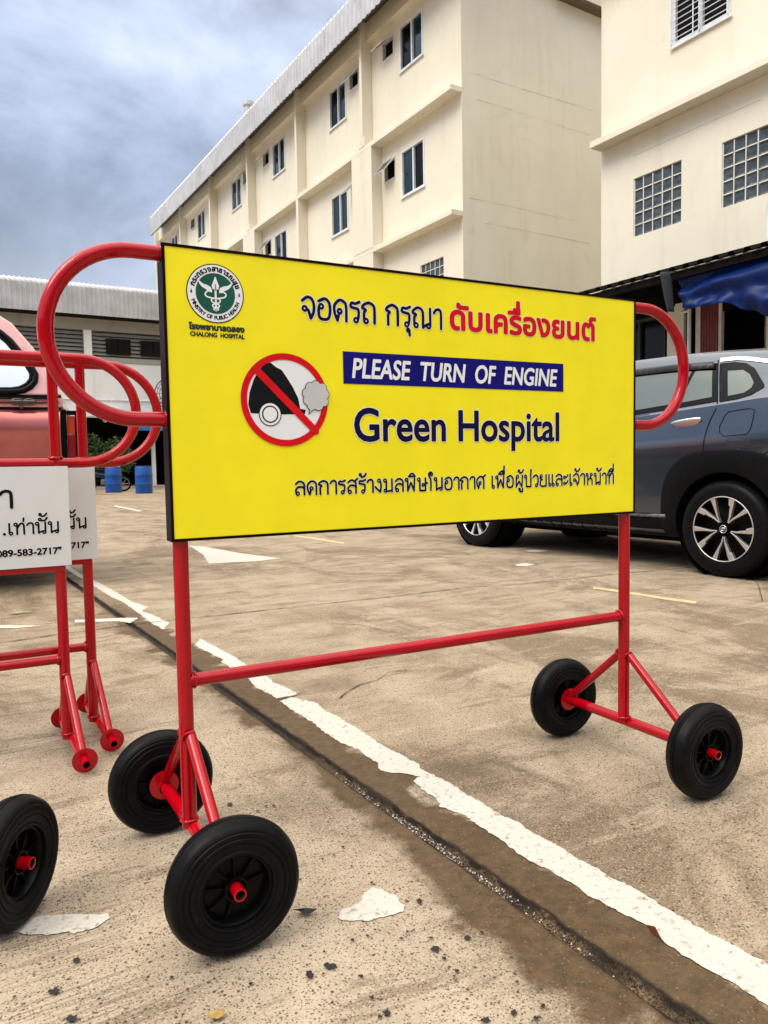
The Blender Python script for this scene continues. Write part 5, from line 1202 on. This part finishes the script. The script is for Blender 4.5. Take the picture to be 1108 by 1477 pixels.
# ------------------------------------------------------------------ small things around the workshop
def motorcycle():
    g = at_depth(146, 706, 28.3); t = thing('motorcycle', 'black motorcycle parked behind the blue drums', 'motorcycle', (g.x + .15, g.y + .1, 0), 0.45)
    for x in (-.62, .62):
        w = thing('wheel', None, None); w.parent = t
        MB().lathe([(.235, .03), (.27, .045), (.295, .03), (.30, 0), (.295, -.03), (.27, -.045), (.235, -.03)], (x, 0, .30), (0, 1, 0), 36).build('tyre', M_blackrub, w, smooth=40)
        r = MB(); r.lathe([(.235, .02), (.215, .024), (.215, -.024), (.235, -.02)], (x, 0, .30), (0, 1, 0), 36); r.lathe([(.0, .03), (.05, .03), (.05, -.03), (0, -.03)], (x, 0, .30), (0, 1, 0), 16)
        for k in range(6): a = R(60 * k); r.tube([(x, 0, .30), (x + math.cos(a) * .22, 0, .30 + math.sin(a) * .22)], .010, 6)
        r.build('rim', mat('dull_engine_metal', (0.25, 0.25, 0.26), 0.4, 0.7), w, smooth=40)
    b = MB(); b.tube([(.62, 0, .30), (.45, 0, .78), (.38, 0, .98)], .028, 10); b.tube([(.42, 0, .80), (.15, 0, .48), (-.25, 0, .45), (-.62, 0, .32)], .04, 10); b.tube([(-.05, .08, .38), (-.65, .10, .36)], [.03, .045], 10); b.build('frame', M_blackpl, t, smooth=50)
    e = MB(); e.box(-.18, .18, -.11, .11, .28, .48); e.build('engine', mat('dull_engine_metal', (0.25, 0.25, 0.26), 0.4, 0.7), t, bevel=.03)
    s = MB(); s.prism([(.32, -.11, .62), (.40, -.11, .86), (.30, -.11, .92), (.05, -.11, .66), (-.72, -.11, .80), (-.80, -.11, .74), (-.40, -.11, .56), (.05, -.11, .50)], (0, .22, 0)); s.build('fairing', mat('dark_blue_fairing', (0.012, 0.02, 0.06), 0.25, 0, 0.5), t, bevel=.03)
    q = MB(); q.box(-.68, .02, -.12, .12, .77, .86); q.build('seat', M_blackrub, t, bevel=.035)
    h = MB(); h.tube([(.34, -.34, 1.02), (.38, -.18, 1.00), (.38, .18, 1.00), (.34, .34, 1.02)], .016, 8)
    for s_ in (-1, 1): h.tube([(.38, s_ * .2, 1.0), (.40, s_ * .30, 1.20)], .008, 6); h.lathe([(0, -.01), (.05, -.008), (.05, .008), (0, .01)], (.40, s_ * .31, 1.22), (1, 0, 0), 12)
    h.build('handlebar', M_blackpl, t, smooth=50)
    MB().lathe([(0, .06), (.07, .05), (.08, 0), (.03, -.06)], (.46, 0, .90), (1, 0, 0), 16).build('headlight', M_alu, t, smooth=50)
motorcycle()

M_leaf = mat('shrub_leaf', (0.045, 0.085, 0.022), 0.55, 0, 0, 0.45, 3)
def leaves(mb, c, rx, rz, n, size, rnd):
    for _ in range(n):
        while True:
            p = Vector((rnd.uniform(-1, 1), rnd.uniform(-1, 1), rnd.uniform(-1, 1)))
            if p.length < 1: break
        q = c + Vector((p.x * rx, p.y * rx, p.z * rz)); u = Vector((rnd.gauss(0, 1), rnd.gauss(0, 1), rnd.gauss(0, .6))).normalized(); w = u.cross(Vector((rnd.gauss(0, 1), rnd.gauss(0, 1), rnd.gauss(0, 1)))).normalized(); s = size * rnd.uniform(.6, 1.3)
        mb.add([q - u * s, q + w * s * .42, q + u * s, q - w * s * .42], [(0, 1, 2, 3)])
def plant(name, label, cat, base, blobs, n, size, seed, trunk_h, tr):
    rnd = random.Random(seed); t = thing(name, label, cat, base)
    tb = MB(); tb.tube([(0, 0, 0), (.03, .02, trunk_h * .5), (-.02, 0, trunk_h)], [tr, tr * .8, tr * .5], 8)
    lf = MB()
    for (x, y, z, rx, rz) in blobs: tb.tube([(0, 0, trunk_h * .7), (x * .5, y * .5, (trunk_h * .7 + z) / 2 + .05), (x, y, z)], [tr * .5, tr * .35, tr * .12], 6); leaves(lf, Vector((x, y, z)), rx, rz, int(n * rx * rx * rz), size, rnd)
    tb.build('trunk', mat('bark', (0.10, 0.075, 0.05), 0.9), t, smooth=60); lf.build('crown', M_leaf, t, fixn=False)
g = wpt(-1.3, .55, 0)
plant('shrub', 'green leafy shrub in front of the dark workshop bay behind the white boards', 'shrub', (g.x, g.y, .09), [(-.4, 0, 1.3, .75, .75), (.35, .1, 1.5, .65, .7), (.0, -.1, .8, .7, .5), (-.8, .1, 1.9, .45, .45), (.75, 0, 1.0, .4, .4)], 2300, .075, 3, .9, .05)
g = wpt(2.15, 2.6, 0)
plant('tree', 'slim young tree rising behind the left edge of the yellow board', 'tree', (g.x, g.y, 0), [(-.25, 0, 5.3, .5, .6), (.1, 0, 6.1, .5, .6), (.15, 0, 4.4, .5, .6), (-.1, .1, 6.9, .4, .5), (.0, -.1, 7.6, .3, .45), (-.3, 0, 3.5, .35, .5), (.1, 0, 8.3, .2, .5)], 900, .10, 4, 7.8, .09)

def dish():
    p = wpt(1.28, .95, 4.15); t = thing('satellite_dish', 'black mesh satellite dish on the white workshop wall', 'satellite dish', p, WYAW)
    Rr = .72; m = MB(); P = lambda r, a: (math.cos(a) * r * .95, -.18 + .30 * r * r / (Rr * Rr) - .45 * math.sin(a) * r * .5, math.sin(a) * r)
    P = lambda r, a: (math.cos(a) * r, -.25 * (r / Rr) ** 2 - .25 * math.sin(a) * r, math.sin(a) * r * .95)
    for r in (.12, .24, .36, .48, .60, .72): m.tube([P(r, 2 * math.pi * i / 32) for i in range(32)], .010 if r < .7 else .020, 6, True)
    for k in range(16): m.tube([P(.05 + q * (.67) / 4, 2 * math.pi * k / 16) for q in range(5)], .009, 5)
    m.build('mesh_reflector', M_ink, t)
    a = MB()
    for k in (0, 1, 2): an = R(90 + 120 * k); a.tube([P(.7, an), (0, -.75, .05)], .014, 6)
    a.box(-.06, .06, -.84, -.70, -.02, .12); a.build('feed_arm', M_ink, t)
    b = MB(); b.tube([(0, 0, 0), (0, .2, -.5), (0, .93, -.5)], .03, 8); b.build('bracket', M_ink, t)
dish()
def ac_unit(u, z, label):
    p = wpt(u, .06, z); t = thing('air_conditioner', label, 'air conditioner', p, WYAW)
    b = MB(); b.box(-.4, .4, -.30, 0, 0, .58); b.build('casing', M_alu, t, bevel=.02)
    f = MB(); f.lathe([(.0, .302), (.22, .302), (.235, .305), (.235, .30)], (-.08, 0, .29), (0, -1, 0), 24)
    f.build('fan_grille', M_ink, t); s = MB()
    for k in range(5): s.tube([(-.08 + math.cos(2 * math.pi * i / 20) * .045 * (k + .6), -.31, .29 + math.sin(2 * math.pi * i / 20) * .045 * (k + .6)) for i in range(20)], .006, 5, True)
    s.build('guard_rings', M_alu, t); l = MB(); l.box(-.35, -.30, -.28, .05, -.05, 0); l.box(.30, .35, -.28, .05, -.05, 0); l.build('bracket', M_alu, t)
ac_unit(-1.05, 2.95, 'white air conditioner unit on the workshop wall above the drums')
def canopy_box():
    p = wpt(.45, 1.0, 2.72); t = thing('awning', 'small bright blue awning above the workshop bay', 'awning', p, WYAW)
    m = mat('blue_awning_cloth', (0.02, 0.16, 0.42), 0.5, 0, 0, 0.2, 3)
    b = MB(); b.quad((-1.05, 0, 0), (1.05, 0, 0), (1.05, .95, .30), (-1.05, .95, .30)); b.quad((-1.05, 0, 0), (1.05, 0, 0), (1.05, 0, -.2), (-1.05, 0, -.2)); o = b.build('cloth', m, t)
    md = o.modifiers.new('solid', 'SOLIDIFY'); md.thickness = .015
    a = MB()
    for x in (-1.0, 1.0): a.tube([(x, .01, -.03), (x, .94, .26)], .02, 6)
    a.build('arm', M_alu, t)
canopy_box()

# litter: leaves and a wrapper lying on the ground
def litter(name, label, cat, px, py, outline, m, rz=0, curl=.006, group=None, size=1.0):
    g = gnd(px, py); mb = MB(); k = len(outline); c = [(x * size, y * size, .006 + curl * abs(math.sin(x * 40 + y * 31))) for x, y in outline]
    mb.add([(0, 0, .008 + curl)] + c, [(0, i + 1, (i + 1) % k + 1) for i in range(k)]); o = mb.build(name, m, None, fixn=False); o.location = g; o.rotation_euler = (0, 0, rz); md = o.modifiers.new('solid', 'SOLIDIFY'); md.thickness = .0006; tag(o, label, cat, group)
M_dl = mat('blackened_leaf', (0.012, 0.011, 0.011), 0.7); M_bl = mat('ochre_leaf', (0.36, 0.22, 0.05), 0.7, 0, 0, 0.3, 60); M_br = mat('brown_dry_leaf', (0.10, 0.025, 0.012), 0.6)
litter('dead_leaf', 'blackened dead leaf on concrete just right of the front wheel', 'leaf', 441, 1320, [(-.024, .006), (-.012, .009), (-.002, .010), (.010, .004), (.022, -.002), (.012, -.007), (.004, -.010), (-.006, -.008), (-.010, .002)], M_dl, .2)
litter('dead_leaf', 'ochre dry leaf at the bottom edge below the front wheel', 'leaf', 313, 1470, [(-.012, -.008), (-.013, .001), (-.006, .006), (-.001, .004), (.006, .009), (.012, .004), (.010, -.004), (.002, -.009)], M_bl, .1)
litter('dead_leaf', 'thin reddish brown leaf beside the white line at the lower right', 'leaf', 945, 1357, [(-.0012, -.016), (-.0026, -.004), (-.0014, .010), (-.0004, .022), (.0008, .012), (.002, -.002), (.0012, -.014)], M_br, .35, .018)
litter('snack_wrapper', 'small yellow and teal wrapper lying under the pickup', 'wrapper', 28, 886, [(-.13, -.02), (-.05, .03), (.01, .03), (.07, .045), (.13, .04), (.06, .0), (.0, -.03), (-.07, -.035)], mat('yellow_wrapper', (0.40, 0.42, 0.22), 0.3, 0, 0, 0.5, 14), .25, .01, None, .55)

# raised walk with a kerb in front of the lean-to, weeds in its gutter
def walk():
    M_k = mat('kerb_concrete', (0.30, 0.26, 0.21), 0.85, 0, 0, 0.2, 5, 0.3, 60, dirt=(0.10, 0.085, 0.06), dscale=4, damt=0.8)
    k = MB(); k.box(-5.06, -4.92, -16, 2.7, -.02, .13); o = k.build('kerb', M_k, None, bevel=.012); o.location = (4.494, 15.582, 0); o.rotation_euler = (0, 0, BYAW); tag(o, kind='structure')
    p = MB(); p.box(-4.918, .0, -16, 2.7, -.02, .122); o = p.build('pavement', M_k, None); o.location = (4.494, 15.582, 0); o.rotation_euler = (0, 0, BYAW); tag(o, kind='structure')
    rnd = random.Random(21); w = MB()
    for _ in range(900):
        y = rnd.choice([rnd.uniform(-7.4, -5.2), rnd.uniform(-6.4, -5.6), rnd.uniform(-12, 2)]); x = -5.075 - abs(rnd.gauss(0, .018)); h = rnd.uniform(.03, .11); a = rnd.uniform(0, 6.3); b = Vector((x, y, 0)); u = Vector((math.cos(a), math.sin(a), 0)); l = u * rnd.uniform(.0, .04) - Vector((.03, 0, 0)) * rnd.random()
        w.add([b - u * .004, b + u * .004, b + l + Vector((0, 0, h))], [(0, 1, 2)])
    o = w.build('weeds', mat('weed_leaf', (0.05, 0.10, 0.02), 0.6, 0, 0, 0.4, 5), None, fixn=False); o.location = (4.494, 15.582, 0); o.rotation_euler = (0, 0, BYAW); tag(o, 'low green weeds growing along the kerb behind the grey car', 'weeds', kind='stuff')
walk()
